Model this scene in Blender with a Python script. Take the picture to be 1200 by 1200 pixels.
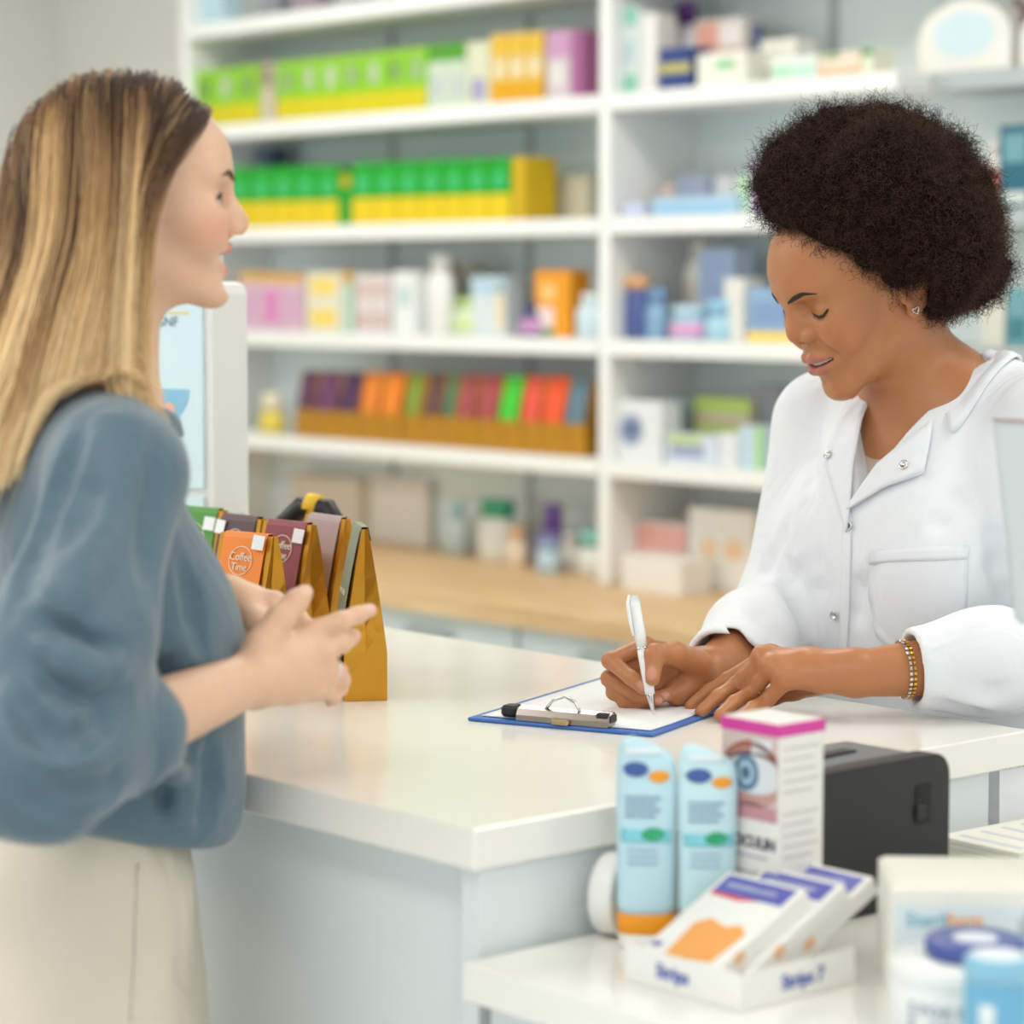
import bpy, bmesh, math, random
import numpy as np
from mathutils import Vector, Matrix

for _o in list(bpy.data.objects):
    bpy.data.objects.remove(_o, do_unlink=True)
SC = bpy.context.scene
COL = SC.collection
random.seed(7)
RNG = np.random.default_rng(7)

# ------------------------------------------------------------------ camera
CAM_H = 1.5                       # eye height of the photographer
FPX = 3050.0                      # focal length for a 1200 px wide frame
PITCH = math.atan(265 / FPX)      # camera looks slightly down
cam_d = bpy.data.cameras.new('camera')
cam_d.sensor_width = 36.0
cam_d.lens = 36.0 * FPX / 1200.0
cam_d.clip_end = 60
cam_d.dof.use_dof = True
cam_d.dof.focus_distance = 2.75
cam_d.dof.aperture_fstop = 3.1
cam = bpy.data.objects.new('camera', cam_d)
COL.objects.link(cam)
cam.location = (0, 0, CAM_H)
cam.rotation_euler = (math.pi / 2 - PITCH, 0, 0)
SC.camera = cam

# ------------------------------------------------------------------ world: bright overcast daylight through the open shop front
world = bpy.data.worlds.new('daylight')
SC.world = world
world.use_nodes = True
_bg = world.node_tree.nodes['Background']
_bg.inputs['Color'].default_value = (0.88, 0.96, 1.0, 1)
_bg.inputs["Strength"].default_value = 0.95

SC.view_settings.view_transform = 'Standard'
SC.view_settings.look = 'None'
SC.view_settings.exposure = 0.33
SC.view_settings.gamma = 1.0
SC.view_settings.use_curve_mapping = False

# ------------------------------------------------------------------ the shop's grid: u runs along the shelves to the back, v across the counter
AZ = math.radians(41)
E1 = Vector((-math.sin(AZ), math.cos(AZ), 0))
E2 = Vector((math.cos(AZ), math.sin(AZ), 0))
ROT = AZ - math.pi / 2            # local x = -u, local y = +v
_cp, _sp = math.cos(PITCH), math.sin(PITCH)


def W(u, v, z=0.0):
    p = E1 * u + E2 * v
    return Vector((p.x, p.y, z))


def _ray(px, py):
    x, y = (px - 600) / FPX, -(py - 600) / FPX
    return Vector((x, _cp + y * _sp, -_sp + y * _cp))


def at_y(px, py, Y):
    d = _ray(px, py)
    return Vector((0, 0, CAM_H)) + d * (Y / d.y)


def at_z(px, py, Z):
    d = _ray(px, py)
    return Vector((0, 0, CAM_H)) + d * ((Z - CAM_H) / d.z)


def at_v(px, py, v):
    d = _ray(px, py)
    return Vector((0, 0, CAM_H)) + d * (v / (d.x * E2.x + d.y * E2.y))


def uof(p): return p.dot(E1)
def vof(p): return p.dot(E2)


CEIL = 2.75
# recessed LED panels of the shop ceiling: (u, v, length along u, width along v, watts)
PANELS = [(1.2, 0.2, 1.2, 0.6, 7), (3.2, 0.2, 1.2, 0.6, 8), (1.2, 2.9, 1.2, 0.6, 9), (3.2, 2.9, 1.2, 0.6, 8),
          (5.0, 2.9, 1.2, 0.6, 10), (5.0, 0.2, 1.2, 0.6, 24), (-0.8, 0.2, 1.2, 0.6, 8), (-0.8, 2.9, 1.2, 0.6, 9)]
for _u, _v, _l, _w, _p in PANELS:
    _ld = bpy.data.lights.new('panel_light', 'AREA')
    _ld.shape = 'RECTANGLE'
    _ld.size, _ld.size_y = _l - 0.06, _w - 0.06
    _ld.energy = _p
    _ld.color = (1.0, 0.98, 0.945)
    _lo = bpy.data.objects.new('panel_light', _ld)
    COL.objects.link(_lo)
    _lo.location = W(_u, _v, CEIL - 0.03)
    _lo.rotation_euler = (0, 0, ROT)

# ================================================================== helpers
def lin(c):
    if isinstance(c, str):
        c = tuple(int(c[i:i + 2], 16) for i in (0, 2, 4))
    out = []
    for x in c:
        x = x / 255.0
        out.append(x / 12.92 if x <= 0.04045 else ((x + 0.055) / 1.055) ** 2.4)
    return tuple(out)


MATS = {}


def mat(name, rgb, rough=0.5, metal=0.0, spec=0.5, var=0.04, scale=18.0, bump=0.0, bscale=200.0, coat=0.0, trans=0.0, sss=0.0, emit=0.0, sheen=0.0):
    """Principled material whose colour wanders a little with a noise texture, with optional fine bump."""
    if name in MATS:
        return MATS[name]
    m = bpy.data.materials.new(name)
    m.use_nodes = True
    nt = m.node_tree
    b = nt.nodes['Principled BSDF']
    col = lin(rgb)
    tc = nt.nodes.new('ShaderNodeTexCoord')
    if var > 0:
        nz = nt.nodes.new('ShaderNodeTexNoise')
        nz.inputs['Scale'].default_value = scale
        nz.inputs['Detail'].default_value = 3
        nt.links.new(tc.outputs['Object'], nz.inputs['Vector'])
        mx = nt.nodes.new('ShaderNodeMix')
        mx.data_type = 'RGBA'
        mx.inputs['A'].default_value = tuple(min(1, c * (1 - var)) for c in col) + (1,)
        mx.inputs['B'].default_value = tuple(min(1, c * (1 + var)) for c in col) + (1,)
        nt.links.new(nz.outputs['Fac'], mx.inputs['Factor'])
        nt.links.new(mx.outputs['Result'], b.inputs['Base Color'])
    else:
        b.inputs['Base Color'].default_value = col + (1,)
    b.inputs['Roughness'].default_value = rough
    b.inputs['Metallic'].default_value = metal
    b.inputs['Specular IOR Level'].default_value = spec
    b.inputs['Coat Weight'].default_value = coat
    b.inputs['Transmission Weight'].default_value = trans
    b.inputs['Sheen Weight'].default_value = sheen
    if sss:
        b.inputs['Subsurface Weight'].default_value = sss
        b.inputs['Subsurface Radius'].default_value = (0.02, 0.008, 0.005)
        b.inputs['Subsurface Scale'].default_value = 0.3
    if emit:
        b.inputs['Emission Color'].default_value = col + (1,)
        b.inputs['Emission Strength'].default_value = emit
    if bump > 0:
        n2 = nt.nodes.new('ShaderNodeTexNoise')
        n2.inputs['Scale'].default_value = bscale
        n2.inputs['Detail'].default_value = 4
        nt.links.new(tc.outputs['Object'], n2.inputs['Vector'])
        bp = nt.nodes.new('ShaderNodeBump')
        bp.inputs['Strength'].default_value = bump
        bp.inputs['Distance'].default_value = 0.002
        nt.links.new(n2.outputs['Fac'], bp.inputs['Height'])
        nt.links.new(bp.outputs['Normal'], b.inputs['Normal'])
    MATS[name] = m
    return m


def cmat(rgb, rough=0.45, **k):
    """a printed-card / plastic material of that colour"""
    key = rgb if isinstance(rgb, str) else '%02x%02x%02x' % tuple(rgb)
    return mat('print_%s_%d' % (key, int(rough * 100)), rgb, rough, var=k.pop('var', 0.05), **k)


def wood_mat():
    m = mat('oak', 'd9b98c', 0.45)
    nt = m.node_tree
    b = nt.nodes['Principled BSDF']
    tc = nt.nodes.new('ShaderNodeTexCoord')
    mp = nt.nodes.new('ShaderNodeMapping')
    mp.inputs['Scale'].default_value = (1.2, 14, 14)
    wv = nt.nodes.new('ShaderNodeTexNoise')
    wv.inputs['Scale'].default_value = 4
    wv.inputs['Detail'].default_value = 6
    cr = nt.nodes.new('ShaderNodeValToRGB')
    cr.color_ramp.elements[0].position = 0.3
    cr.color_ramp.elements[0].color = lin('c9a170') + (1,)
    cr.color_ramp.elements[1].position = 0.7
    cr.color_ramp.elements[1].color = lin('e3c597') + (1,)
    nt.links.new(tc.outputs['Object'], mp.inputs['Vector'])
    nt.links.new(mp.outputs['Vector'], wv.inputs['Vector'])
    nt.links.new(wv.outputs['Fac'], cr.inputs['Fac'])
    nt.links.new(cr.outputs['Color'], b.inputs['Base Color'])
    return m


def tag(o, label, cat, group=None, kind=None):
    if label: o['label'] = label
    if cat: o['category'] = cat
    if group: o['group'] = group
    if kind: o['kind'] = kind
    return o


def thing(name, label, cat, loc=(0, 0, 0), rotz=0.0, group=None):
    o = bpy.data.objects.new(name, None)
    o.empty_display_size = 0.05
    COL.objects.link(o)
    o.location = loc
    o.rotation_euler = (0, 0, rotz)
    return tag(o, label, cat, group)


def obj(name, me, m=None, parent=None, loc=None, rot=None, smooth=False, label=None):
    if isinstance(me, bmesh.types.BMesh):
        bm = me
        me = bpy.data.meshes.new(name)
        bm.to_mesh(me)
        bm.free()
    o = bpy.data.objects.new(name, me)
    COL.objects.link(o)
    if m is not None and not me.materials:
        me.materials.append(m)
    if parent is not None: o.parent = parent
    if loc is not None: o.location = loc
    if rot is not None: o.rotation_euler = rot
    if smooth:
        me.polygons.foreach_set('use_smooth', [True] * len(me.polygons))
    if label: o['label'] = label
    return o


def mesh_from(name, V, Fc, m=None, parent=None, smooth=True, **k):
    me = bpy.data.meshes.new(name)
    me.from_pydata([tuple(v) for v in V], [], [tuple(f) for f in Fc])
    me.validate()
    return obj(name, me, m, parent, smooth=smooth, **k)


def box_bm(x0, x1, y0, y1, z0, z1, bev=0.0, bm=None, seg=1):
    bm2 = bmesh.new()
    vs = [bm2.verts.new(p) for p in ((x0, y0, z0), (x1, y0, z0), (x1, y1, z0), (x0, y1, z0), (x0, y0, z1), (x1, y0, z1), (x1, y1, z1), (x0, y1, z1))]
    for f in ((3, 2, 1, 0), (4, 5, 6, 7), (0, 1, 5, 4), (1, 2, 6, 5), (2, 3, 7, 6), (3, 0, 4, 7)):
        bm2.faces.new([vs[i] for i in f])
    if bev > 0:
        bmesh.ops.bevel(bm2, geom=bm2.edges[:], offset=bev, segments=seg, affect='EDGES', profile=0.7)
    if bm is None: return bm2
    me = bpy.data.meshes.new('t')
    bm2.to_mesh(me); bm2.free()
    bm.from_mesh(me)
    bpy.data.meshes.remove(me)
    return bm


def lathe(profile, n=32, sx=1.0, sy=1.0):
    """surface of revolution about z of [(r, z)...]"""
    bm = bmesh.new()
    rings = []
    for r, z in profile:
        if r < 1e-6:
            rings.append([bm.verts.new((0, 0, z))])
        else:
            rings.append([bm.verts.new((r * sx * math.cos(2 * math.pi * i / n), r * sy * math.sin(2 * math.pi * i / n), z)) for i in range(n)])
    for a, b in zip(rings, rings[1:]):
        for i in range(n):
            j = (i + 1) % n
            q = []
            if len(a) == 1 and len(b) == 1: continue
            if len(a) == 1: q = [a[0], b[j], b[i]]
            elif len(b) == 1: q = [a[i], a[j], b[0]]
            else: q = [a[i], a[j], b[j], b[i]]
            bm.faces.new(q)
    for ring, rev in ((rings[0], True), (rings[-1], False)):
        if len(ring) > 1:
            bm.faces.new(ring[::-1] if rev else ring)
    bmesh.ops.recalc_face_normals(bm, faces=bm.faces[:])
    return bm


def loft(sections, closed=True, caps=True):
    """quads between successive rings of points"""
    bm = bmesh.new()
    R = [[bm.verts.new(p) for p in s] for s in sections]
    n = len(R[0])
    for a, b in zip(R, R[1:]):
        for i in range(n if closed else n - 1):
            j = (i + 1) % n
            bm.faces.new((a[i], a[j], b[j], b[i]))
    if caps and closed:
        bm.faces.new(R[0][::-1]); bm.faces.new(R[-1])
    bmesh.ops.recalc_face_normals(bm, faces=bm.faces[:])
    return bm


def tube(path, rad, n=10, caps=True):
    """tube along a polyline; rad a number or a list"""
    P = [Vector(p) for p in path]
    if not hasattr(rad, '__len__'): rad = [rad] * len(P)
    secs = []
    ref = None
    for i, p in enumerate(P):
        t = (P[min(i + 1, len(P) - 1)] - P[max(i - 1, 0)]).normalized()
        if ref is None:
            ref = Vector((0, 0, 1)) if abs(t.z) < 0.9 else Vector((1, 0, 0))
        a = (ref - t * ref.dot(t)).normalized()
        b = t.cross(a)
        ref = a
        secs.append([p + (a * math.cos(2 * math.pi * k / n) + b * math.sin(2 * math.pi * k / n)) * rad[i] for k in range(n)])
    return loft(secs, True, caps)


def prism(outline, y0, y1, bev=0.0):
    """extrude an xz outline along y"""
    bm = bmesh.new()
    a = [bm.verts.new((x, y0, z)) for x, z in outline]
    b = [bm.verts.new((x, y1, z)) for x, z in outline]
    n = len(a)
    bm.faces.new(a); bm.faces.new(b[::-1])
    for i in range(n):
        j = (i + 1) % n
        bm.faces.new((a[j], a[i], b[i], b[j]))
    bmesh.ops.recalc_face_normals(bm, faces=bm.faces[:])
    if bev > 0:
        bmesh.ops.bevel(bm, geom=bm.edges[:], offset=bev, segments=2, affect='EDGES')
    return bm


def ellipse_pts(cx, cz, rx, rz, n=24, a0=0.0, a1=2 * math.pi):
    full = abs(a1 - a0 - 2 * math.pi) < 1e-6
    return [(cx + rx * math.cos(a0 + (a1 - a0) * i / (n if full else n - 1)), cz + rz * math.sin(a0 + (a1 - a0) * i / (n if full else n - 1))) for i in range(n)]


def text(name, s, size, m, parent, loc, rot=(math.pi / 2, 0, 0), align='CENTER', depth=0.0003, squash=1.0, bold=0.0):
    c = bpy.data.curves.new(name, 'FONT')
    c.body = s
    c.size = size
    c.align_x = align
    c.align_y = 'CENTER'
    c.extrude = depth
    c.offset = bold
    c.resolution_u = 3
    f = bpy.data.objects.new(name + '_font', c)
    COL.objects.link(f)
    me = bpy.data.meshes.new_from_object(f.evaluated_get(bpy.context.evaluated_depsgraph_get()))
    bpy.data.objects.remove(f)
    bpy.data.curves.remove(c)
    me.materials.clear()
    o = obj(name, me, m, parent, loc, rot)
    o.scale = (squash, 1, 1)
    return o


def plate(name, x0, x1, z0, z1, y, m, parent, t=0.0006):
    """thin printed patch on the front (-y) face of a pack"""
    return obj(name, box_bm(x0, x1, y - t, y + 0.0002, z0, z1), m, parent)


def copy_tree(o, parent=None):
    c = o.copy()
    COL.objects.link(c)
    c.parent = parent
    for ch in o.children:
        copy_tree(ch, c)
    return c


ORD = ['first', 'second', 'third', 'fourth', 'fifth', 'sixth', 'seventh', 'eighth', 'ninth', 'tenth', 'eleventh', 'twelfth', 'thirteenth', 'fourteenth', 'fifteenth']

# ================================================================== the room
M_WHITE = mat('white_laminate', 'f1f2ef', 0.35, var=0.015, scale=6)
M_GLOSS = mat('white_worktop', 'f6f3ec', 0.16, var=0.015, scale=5, spec=0.5)
M_BODY = mat('counter_body', 'e4ebec', 0.4, var=0.02, scale=4)
M_WALL = mat('wall_paint', 'e8e7e0', 0.85, var=0.02, scale=3, bump=0.05)
M_BACK = mat('shelf_back_panel', 'e9f3f1', 0.6, var=0.02, scale=3)
M_OAK = wood_mat()
M_PALE = mat('cabinet_front_pale_blue', 'd6e2e2', 0.45, var=0.02)
M_GREYM = mat('grey_metal', 'b4bcbd', 0.4, metal=0.2, var=0.03)
M_STEEL = mat('chrome', 'd8d8d6', 0.18, metal=1.0, var=0.02)
M_BLACK = mat('black_plastic', '1d1b1b', 0.42, var=0.1, bump=0.05, bscale=900)
M_CEIL = mat('ceiling_paint', 'f2f2ee', 0.9, var=0.01)


def struct(name, bm, m, loc=(0, 0, 0), rot=ROT):
    o = obj(name, bm, m, loc=loc, rot=(0, 0, rot))
    o['kind'] = 'structure'
    return o


def suv(u0, u1, v0, v1, z0, z1, bev=0.0, bm=None):
    """box in shop coordinates; local x = -u, local y = v"""
    return box_bm(-u1, -u0, v0, v1, z0, z1, bev, bm)


def floor_mat():
    m = mat('floor_tiles', 'd2d0ca', 0.35)
    nt = m.node_tree
    b = nt.nodes['Principled BSDF']
    tc = nt.nodes.new('ShaderNodeTexCoord')
    br = nt.nodes.new('ShaderNodeTexBrick')
    br.offset = 0.0
    br.inputs['Scale'].default_value = 1.0
    br.inputs['Brick Width'].default_value = 0.6
    br.inputs['Row Height'].default_value = 0.6
    br.inputs['Mortar Size'].default_value = 0.004
    br.inputs['Color1'].default_value = lin('e6e5e0') + (1,)
    br.inputs['Color2'].default_value = lin('dfded9') + (1,)
    br.inputs['Mortar'].default_value = lin('b4b2ac') + (1,)
    nt.links.new(tc.outputs['Object'], br.inputs['Vector'])
    nt.links.new(br.outputs['Color'], b.inputs['Base Color'])
    return m


U_L, V_B = 6.95, 4.22
struct('floor', suv(-4, U_L, -4, V_B + 0.1, -0.06, 0), floor_mat())
struct('ceiling', suv(-4, U_L, -4, V_B + 0.1, CEIL, CEIL + 0.08), M_CEIL)
struct('wall_back', suv(-4, U_L + 0.1, V_B, V_B + 0.1, 0, CEIL), M_WALL)
struct('wall_left', suv(U_L, U_L + 0.1, -1.0, V_B, 0, CEIL), M_WALL)
struct('baseboard_back', suv(5.75, U_L, V_B - 0.015, V_B, 0, 0.09), M_WHITE)
struct('baseboard_left', suv(U_L - 0.015, U_L, -1.0, V_B - 0.015, 0, 0.09), M_WHITE)
M_DIFF = mat('light_diffuser', 'fffaf0', 0.5, var=0, emit=2.0)
for _i, (_u, _v, _l, _w, _p) in enumerate(PANELS):
    t = thing('ceiling_light', 'recessed square-edged white LED panel in the ceiling, %s of eight' % ORD[_i], 'ceiling light', W(_u, _v, CEIL), ROT, 'LED ceiling panels')
    bm = bmesh.new()
    for a in ((-_l / 2, _l / 2, -_w / 2, -_w / 2 + 0.03), (-_l / 2, _l / 2, _w / 2 - 0.03, _w / 2), (-_l / 2, -_l / 2 + 0.03, -_w / 2 + 0.03, _w / 2 - 0.03), (_l / 2 - 0.03, _l / 2, -_w / 2 + 0.03, _w / 2 - 0.03)):
        box_bm(a[0], a[1], a[2], a[3], -0.035, 0, bm=bm)
    obj('frame', bm, M_WHITE, t)
    obj('diffuser', box_bm(-_l / 2 + 0.03, _l / 2 - 0.03, -_w / 2 + 0.03, _w / 2 - 0.03, -0.018, -0.004), M_DIFF, t)

# ================================================================== sales counter and the lower desk at its end
CT = 1.05
t = thing('sales_counter', 'long white sales counter with thick glossy top between the two women', 'counter', W(0, 0), ROT)
C0, C1, CV0, CV1 = 1.63, 3.9, 1.375, 2.115
obj('counter_top', suv(C0, C1, CV0, CV1, CT - 0.036, CT, 0.0015), M_GLOSS, t)
obj('front_panel', suv(C0 + 0.012, C1 - 0.03, CV0 + 0.03, CV0 + 0.05, 0.06, CT - 0.036), M_BODY, t)
obj('end_panel', suv(C0 + 0.008, C0 + 0.03, CV0 + 0.012, CV1 - 0.055, 0.06, CT - 0.036), M_BODY, t)
obj('end_panel', suv(C1 - 0.03, C1 - 0.008, CV0 + 0.05, CV1 - 0.03, 0.06, CT - 0.036), M_BODY, t)
obj('rear_panel', suv(C0 + 0.03, C1 - 0.03, CV1 - 0.075, CV1 - 0.055, 0.06, CT - 0.036), M_BODY, t)
obj('plinth', suv(C0 + 0.05, C1 - 0.05, CV0 + 0.07, CV1 - 0.09, 0, 0.06), M_GREYM, t)

DT = 0.94
t = thing('side_desk', 'lower white desk abutting the end of the sales counter', 'desk', W(0, 0), ROT)
obj('desk_top', suv(0.95, 1.628, 1.36, 2.75, DT - 0.032, DT, 0.0015), M_GLOSS, t)
obj('front_panel', suv(0.98, 1.62, 1.385, 1.405, 0.05, DT - 0.032), M_BODY, t)
obj('end_panel', suv(0.97, 0.99, 1.405, 2.72, 0.05, DT - 0.032), M_BODY, t)
obj('plinth', suv(1.0, 1.6, 1.43, 2.7, 0, 0.05), M_GREYM, t)

# ================================================================== wall shelving
SB = [1.105, 1.367, 1.629, 1.892, 2.155]      # board centres
BTH = 0.036
SV0 = 3.85
WT = 0.85
ROWN = ['lowest white shelf', 'second white shelf from the bottom', 'middle white shelf', 'second white shelf from the top', 'top white shelf']


def bay(label, u0, u1, v0, board, upright_l, upright_r, wood=True):
    t = thing('wall_shelving', label, 'shelving', W(0, 0), ROT, 'wall shelving bays')
    obj('back_panel', suv(u0, u1, V_B - 0.1, V_B - 0.003, WT + .001, 2.5), M_BACK, t)
    for z in SB:
        obj('shelf_board', suv(u0, u1, v0, V_B - 0.1, z - BTH / 2, z + BTH / 2, 0.002), board, t)
    n = max(2, round((u1 - u0) / 0.55))
    for i in range(1, n):
        uu = u0 + (u1 - u0) * i / n
        obj('back_rail', suv(uu - 0.012, uu + 0.012, V_B - 0.106, V_B - 0.1, WT + .001, 2.5), M_GREYM, t)
    if upright_l:
        obj('upright', suv(u1, u1 + 0.035, v0 + 0.006, V_B - 0.003, WT + .001, 2.5, 0.002), board, t)
    if upright_r:
        obj('upright', suv(u0 - 0.035, u0, v0 + 0.006, V_B - 0.003, WT + .001, 2.5, 0.002), board, t)
    return t


bay('long white shelving bay full of green boxes and gold pouches', 4.15, 5.72, SV0, M_WHITE, True, True)
bay('white shelving bay behind the pharmacist, right of the green boxes', 3.31, 4.115, SV0, M_WHITE, False, False)
bay('grey recessed shelving bay past the end of the white boards', 1.2, 3.31, SV0 + 0.1, M_GREYM, False, True)

t = thing('base_cabinet', 'low pale cabinet with oak top running under the wall shelves', 'cabinet', W(0, 0), ROT)
obj('oak_top', suv(1.2, 5.76, 3.47, V_B - 0.003, WT - 0.045, WT, 0.002), M_OAK, t)
obj('carcass', suv(1.22, 5.74, 3.55, V_B - 0.01, 0.1, WT - 0.045), M_PALE, t)
obj('plinth', suv(1.25, 5.72, 3.6, V_B - 0.02, 0, 0.1), M_GREYM, t)
uu = 5.74
while uu > 1.4:
    for z0, z1 in ((0.12, 0.44), (0.45, WT - 0.055)):
        d = obj('drawer', suv(uu - 0.56, uu - 0.006, 3.528, 3.55, z0, z1, 0.002), M_PALE, t)
        obj('handle', suv(uu - 0.36, uu - 0.2, 3.51, 3.528, z1 - 0.05, z1 - 0.035, 0.002), M_GREYM, d)
    uu -= 0.566

# ================================================================== packs on the wall shelves
def slot(x0, x1, ytop, z, v):
    """footprint and height of a pack whose front shows between pixel columns x0..x1 when it stands at height z, distance v"""
    ym = 335 + 0  # height is read along the middle column
    p0, p1 = at_v(x0, 335, v), at_v(x1, 335, v)
    u1, u0 = uof(p0), uof(p1)
    top = at_v((x0 + x1) / 2, ytop, v).z
    return (u0 + u1) / 2, u1 - u0, top - z


def pack(name, label, cat, x0, x1, ytop, z, v, body, prints=(), depth=0.062, group=None, rough=0.45, gap=0.0008, bev=0.0012, yaw=0.0):
    uc, w, h = slot(x0, x1, ytop, z, v)
    w = w - 2 * gap
    t = thing(name, label, cat, W(uc, v, z + 0.0005), ROT + yaw, group)
    obj('carton', box_bm(-w / 2, w / 2, 0, depth, 0, h, bev), cmat(body, rough), t)
    for p in prints:
        a, b, c, d, col = p[:5]
        if len(p) > 5:      # ellipse
            o = obj('printed_spot', prism(ellipse_pts(w * ((a + b) / 2 - .5), h * (c + d) / 2, w * (b - a) / 2, h * (d - c) / 2, 18), -0.0008, 0.0002), cmat(col, rough), t)
        else:
            plate('printed_panel', w * (a - .5), w * (b - .5), h * c, h * d, 0, cmat(col, rough), t)
    return t, w, h


def bottle(name, label, cat, x0, x1, ytop, z, v, body, cap, capf=0.25, neck=0.45, label_col=None, group=None, oval=0.6):
    uc, w, h = slot(x0, x1, ytop, z, v)
    r = w / 2
    t = thing(name, label, cat, W(uc, v + r, z + 0.0005), ROT, group)
    hb = h * (1 - capf)
    obj('bottle_body', lathe([(0, 0), (r * .9, 0), (r, h * .02), (r, hb * .82), (r * .85, hb * .92), (r * neck, hb), (r * neck, hb + 0.002), (0, hb + 0.002)], 24, 1, oval), cmat(body, 0.3), t, smooth=True)
    rc = max(neck * 1.12, 0.35) * r
    obj('cap', lathe([(0, hb), (rc, hb), (rc, h * .98), (rc * .9, h), (0, h)], 24, 1, oval), cmat(cap, 0.35), t, smooth=True)
    if label_col:
        obj('wrap_label', lathe([(r * 1.01, hb * .15), (r * 1.012, hb * .16), (r * 1.012, hb * .7), (r * 1.01, hb * .71)], 24, 1, oval), cmat(label_col, 0.5), t, smooth=True)
    return t


def pouch_mesh(w, d, h):
    """gusseted foil pouch: block bottom, tapering to a flat folded top"""
    S = []
    N = 7
    for k in range(N + 1):
        f = k / N
        dd = d * (1 - 0.92 * max(0, (f - 0.28) / 0.72) ** 1.15) + 0.003
        ww = w * (1 + 0.03 * math.sin(f * 9))
        gus = min(0.4, 0.9 * max(0, f - 0.3)) * dd       # side gusset folds inward
        z = h * f
        x, y = ww / 2, dd / 2
        S.append([(-x, -y, z), (-x * .3, -y - 0.003 * math.sin(f * 3.1), z), (x * .3, -y - 0.003 * math.sin(f * 3.1), z), (x, -y, z), (x - gus * .0 - gus * .6, 0, z),
                  (x, y, z), (x * .3, y + 0.003 * math.sin(f * 3.1), z), (-x * .3, y + 0.003 * math.sin(f * 3.1), z), (-x, y, z), (-x + gus * .6, 0, z)])
    return S


def front_y(d, h, z):
    f = z / h
    dd = d * (1 - 0.92 * max(0, (f - 0.28) / 0.72) ** 1.15) + 0.003
    return -dd / 2 - 0.0032 * math.sin(f * 3.1)


M_GOLD = mat('gold_foil', 'c98f2c', 0.28, metal=0.75, var=0.12, scale=30, bump=0.9, bscale=38)


def pouch(name, label, loc, rot, w, d, h, lab_col, foil=None, sub=True, group=None, lh=(0.3, 0.97), lw=0.82, side_col=None):
    t = thing(name, label, 'coffee pouch', loc, rot, group)
    obj('foil_bag', loft(pouch_mesh(w, d, h)), foil or M_GOLD, t)
    # label strip follows the front of the bag and is folded over the top
    n = 9
    P = []
    for k in range(n):
        z = h * (lh[0] + (lh[1] - lh[0]) * k / (n - 1))
        P.append((z, front_y(d, h, z) - 0.0012))
    P += [(h * 1.012, -0.003), (h * 1.012, 0.004), (h * .93, 0.0075)]
    V, Fc = [], []
    for z, y in P:
        V += [(-w / 2 * lw, y, z), (w / 2 * lw, y, z), (w / 2 * lw, y + 0.0006, z - 0.0003), (-w / 2 * lw, y + 0.0006, z - 0.0003)]
    for k in range(len(P) - 1):
        a, b = 4 * k, 4 * k + 4
        for i in range(4):
            j = (i + 1) % 4
            Fc.append((a + i, a + j, b + j, b + i))
    Fc += [(3, 2, 1, 0), (4 * len(P) - 4, 4 * len(P) - 3, 4 * len(P) - 2, 4 * len(P) - 1)]
    lo = mesh_from('paper_label', V, Fc, cmat(lab_col, 0.5), t, smooth=False)
    return t, lo


z5, z4, z3, z2, z1 = [s + BTH / 2 for s in SB][::-1]
VF = SV0 + 0.03

# --- top shelf
pack('carton', 'pale blue carton at the left end of the top shelf', 'carton', 222, 264, -60, z5, VF + .02, 'bcd9e4')
pack('carton', 'dark grey carton on the top shelf beside a pale blue carton', 'carton', 308, 330, -45, z5, VF + .02, '8b8f98')
pack('carton', 'narrow mauve carton on the top shelf, last before the frame edge', 'carton', 342, 372, -55, z5, VF + .02, '9a8d98')

# --- second shelf from the top: lime boxes
LIME = ((0, 1, 0, .36, 'd3c400'), (0, 1, .36, .97, '86c51b'), (.28, .74, .5, .84, 'e2ead0'))
G = 'lime green boxes with yellow base band'
pack('carton', 'ochre box turned sideways at the start of the lime green row', 'carton', 213, 229, 83, z4, VF, 'b79a12', depth=.1)
for i, (a, b) in enumerate([(229, 255), (255, 280), (280, 305)]):
    pack('carton', 'lime green box with yellow base, %s of three left of the pinkish gap item' % ORD[i], 'carton', a, b, 83 - i * 3, z4, VF, 'a5cf3c', LIME, group=G)
pack('carton', 'pinkish grey box standing between two lime green groups', 'carton', 306, 323, 74, z4, VF + .01, 'd0bfae', ((.1, .9, .6, .95, '9a8a80'),))
for i in range(7):
    a = 326 + i * 25
    pack('carton', 'lime green box with yellow base, %s of seven in the longer lime group' % ORD[i], 'carton', a, a + 25, 72 - i * 2.6, z4, VF, 'a5cf3c', LIME, group=G)
for i in range(2):
    pack('carton', 'pale carton with dark green top band, %s one beside the lime boxes' % ORD[i], 'carton', 502 + i * 22, 524 + i * 22, 53 - i * 2, z4, VF, 'c9d6c2', ((0, 1, .74, 1, '4d9a1d'), (.2, .8, .15, .5, 'b9c4c4')))
pack('carton', 'cream carton with a grey violet spot before the yellow boxes', 'carton', 547, 574, 49, z4, VF, 'd6d8bd', ((.2, .85, .05, .45, '9f9cc0', 1),))
for i in range(3):
    pack('carton', 'golden yellow carton with pale middle band, %s of three' % ORD[i], 'carton', 575 + i * 20.6, 595 + i * 20.6, 40 - i * 1.5, z4, VF, 'e0c070', ((0, 1, .7, .95, 'e0b530'), (0, 1, .03, .32, 'dfa300'), (.25, .75, .4, .6, 'e6dcc0')), group='golden yellow cartons')
t_, w_, h_ = pack('carton', 'lilac and white carton at the right end of the lime row', 'carton', 640, 668, 36, z4, VF, 'cdbfc4', ((0, 1, .6, .98, 'c596bb'), (.15, .7, .2, .55, 'ded8d6')))
pack('carton', 'plum coloured carton edge-on against the upright', 'carton', 668, 682, 36, z4, VF, 'a5608f', depth=.1)
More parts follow.
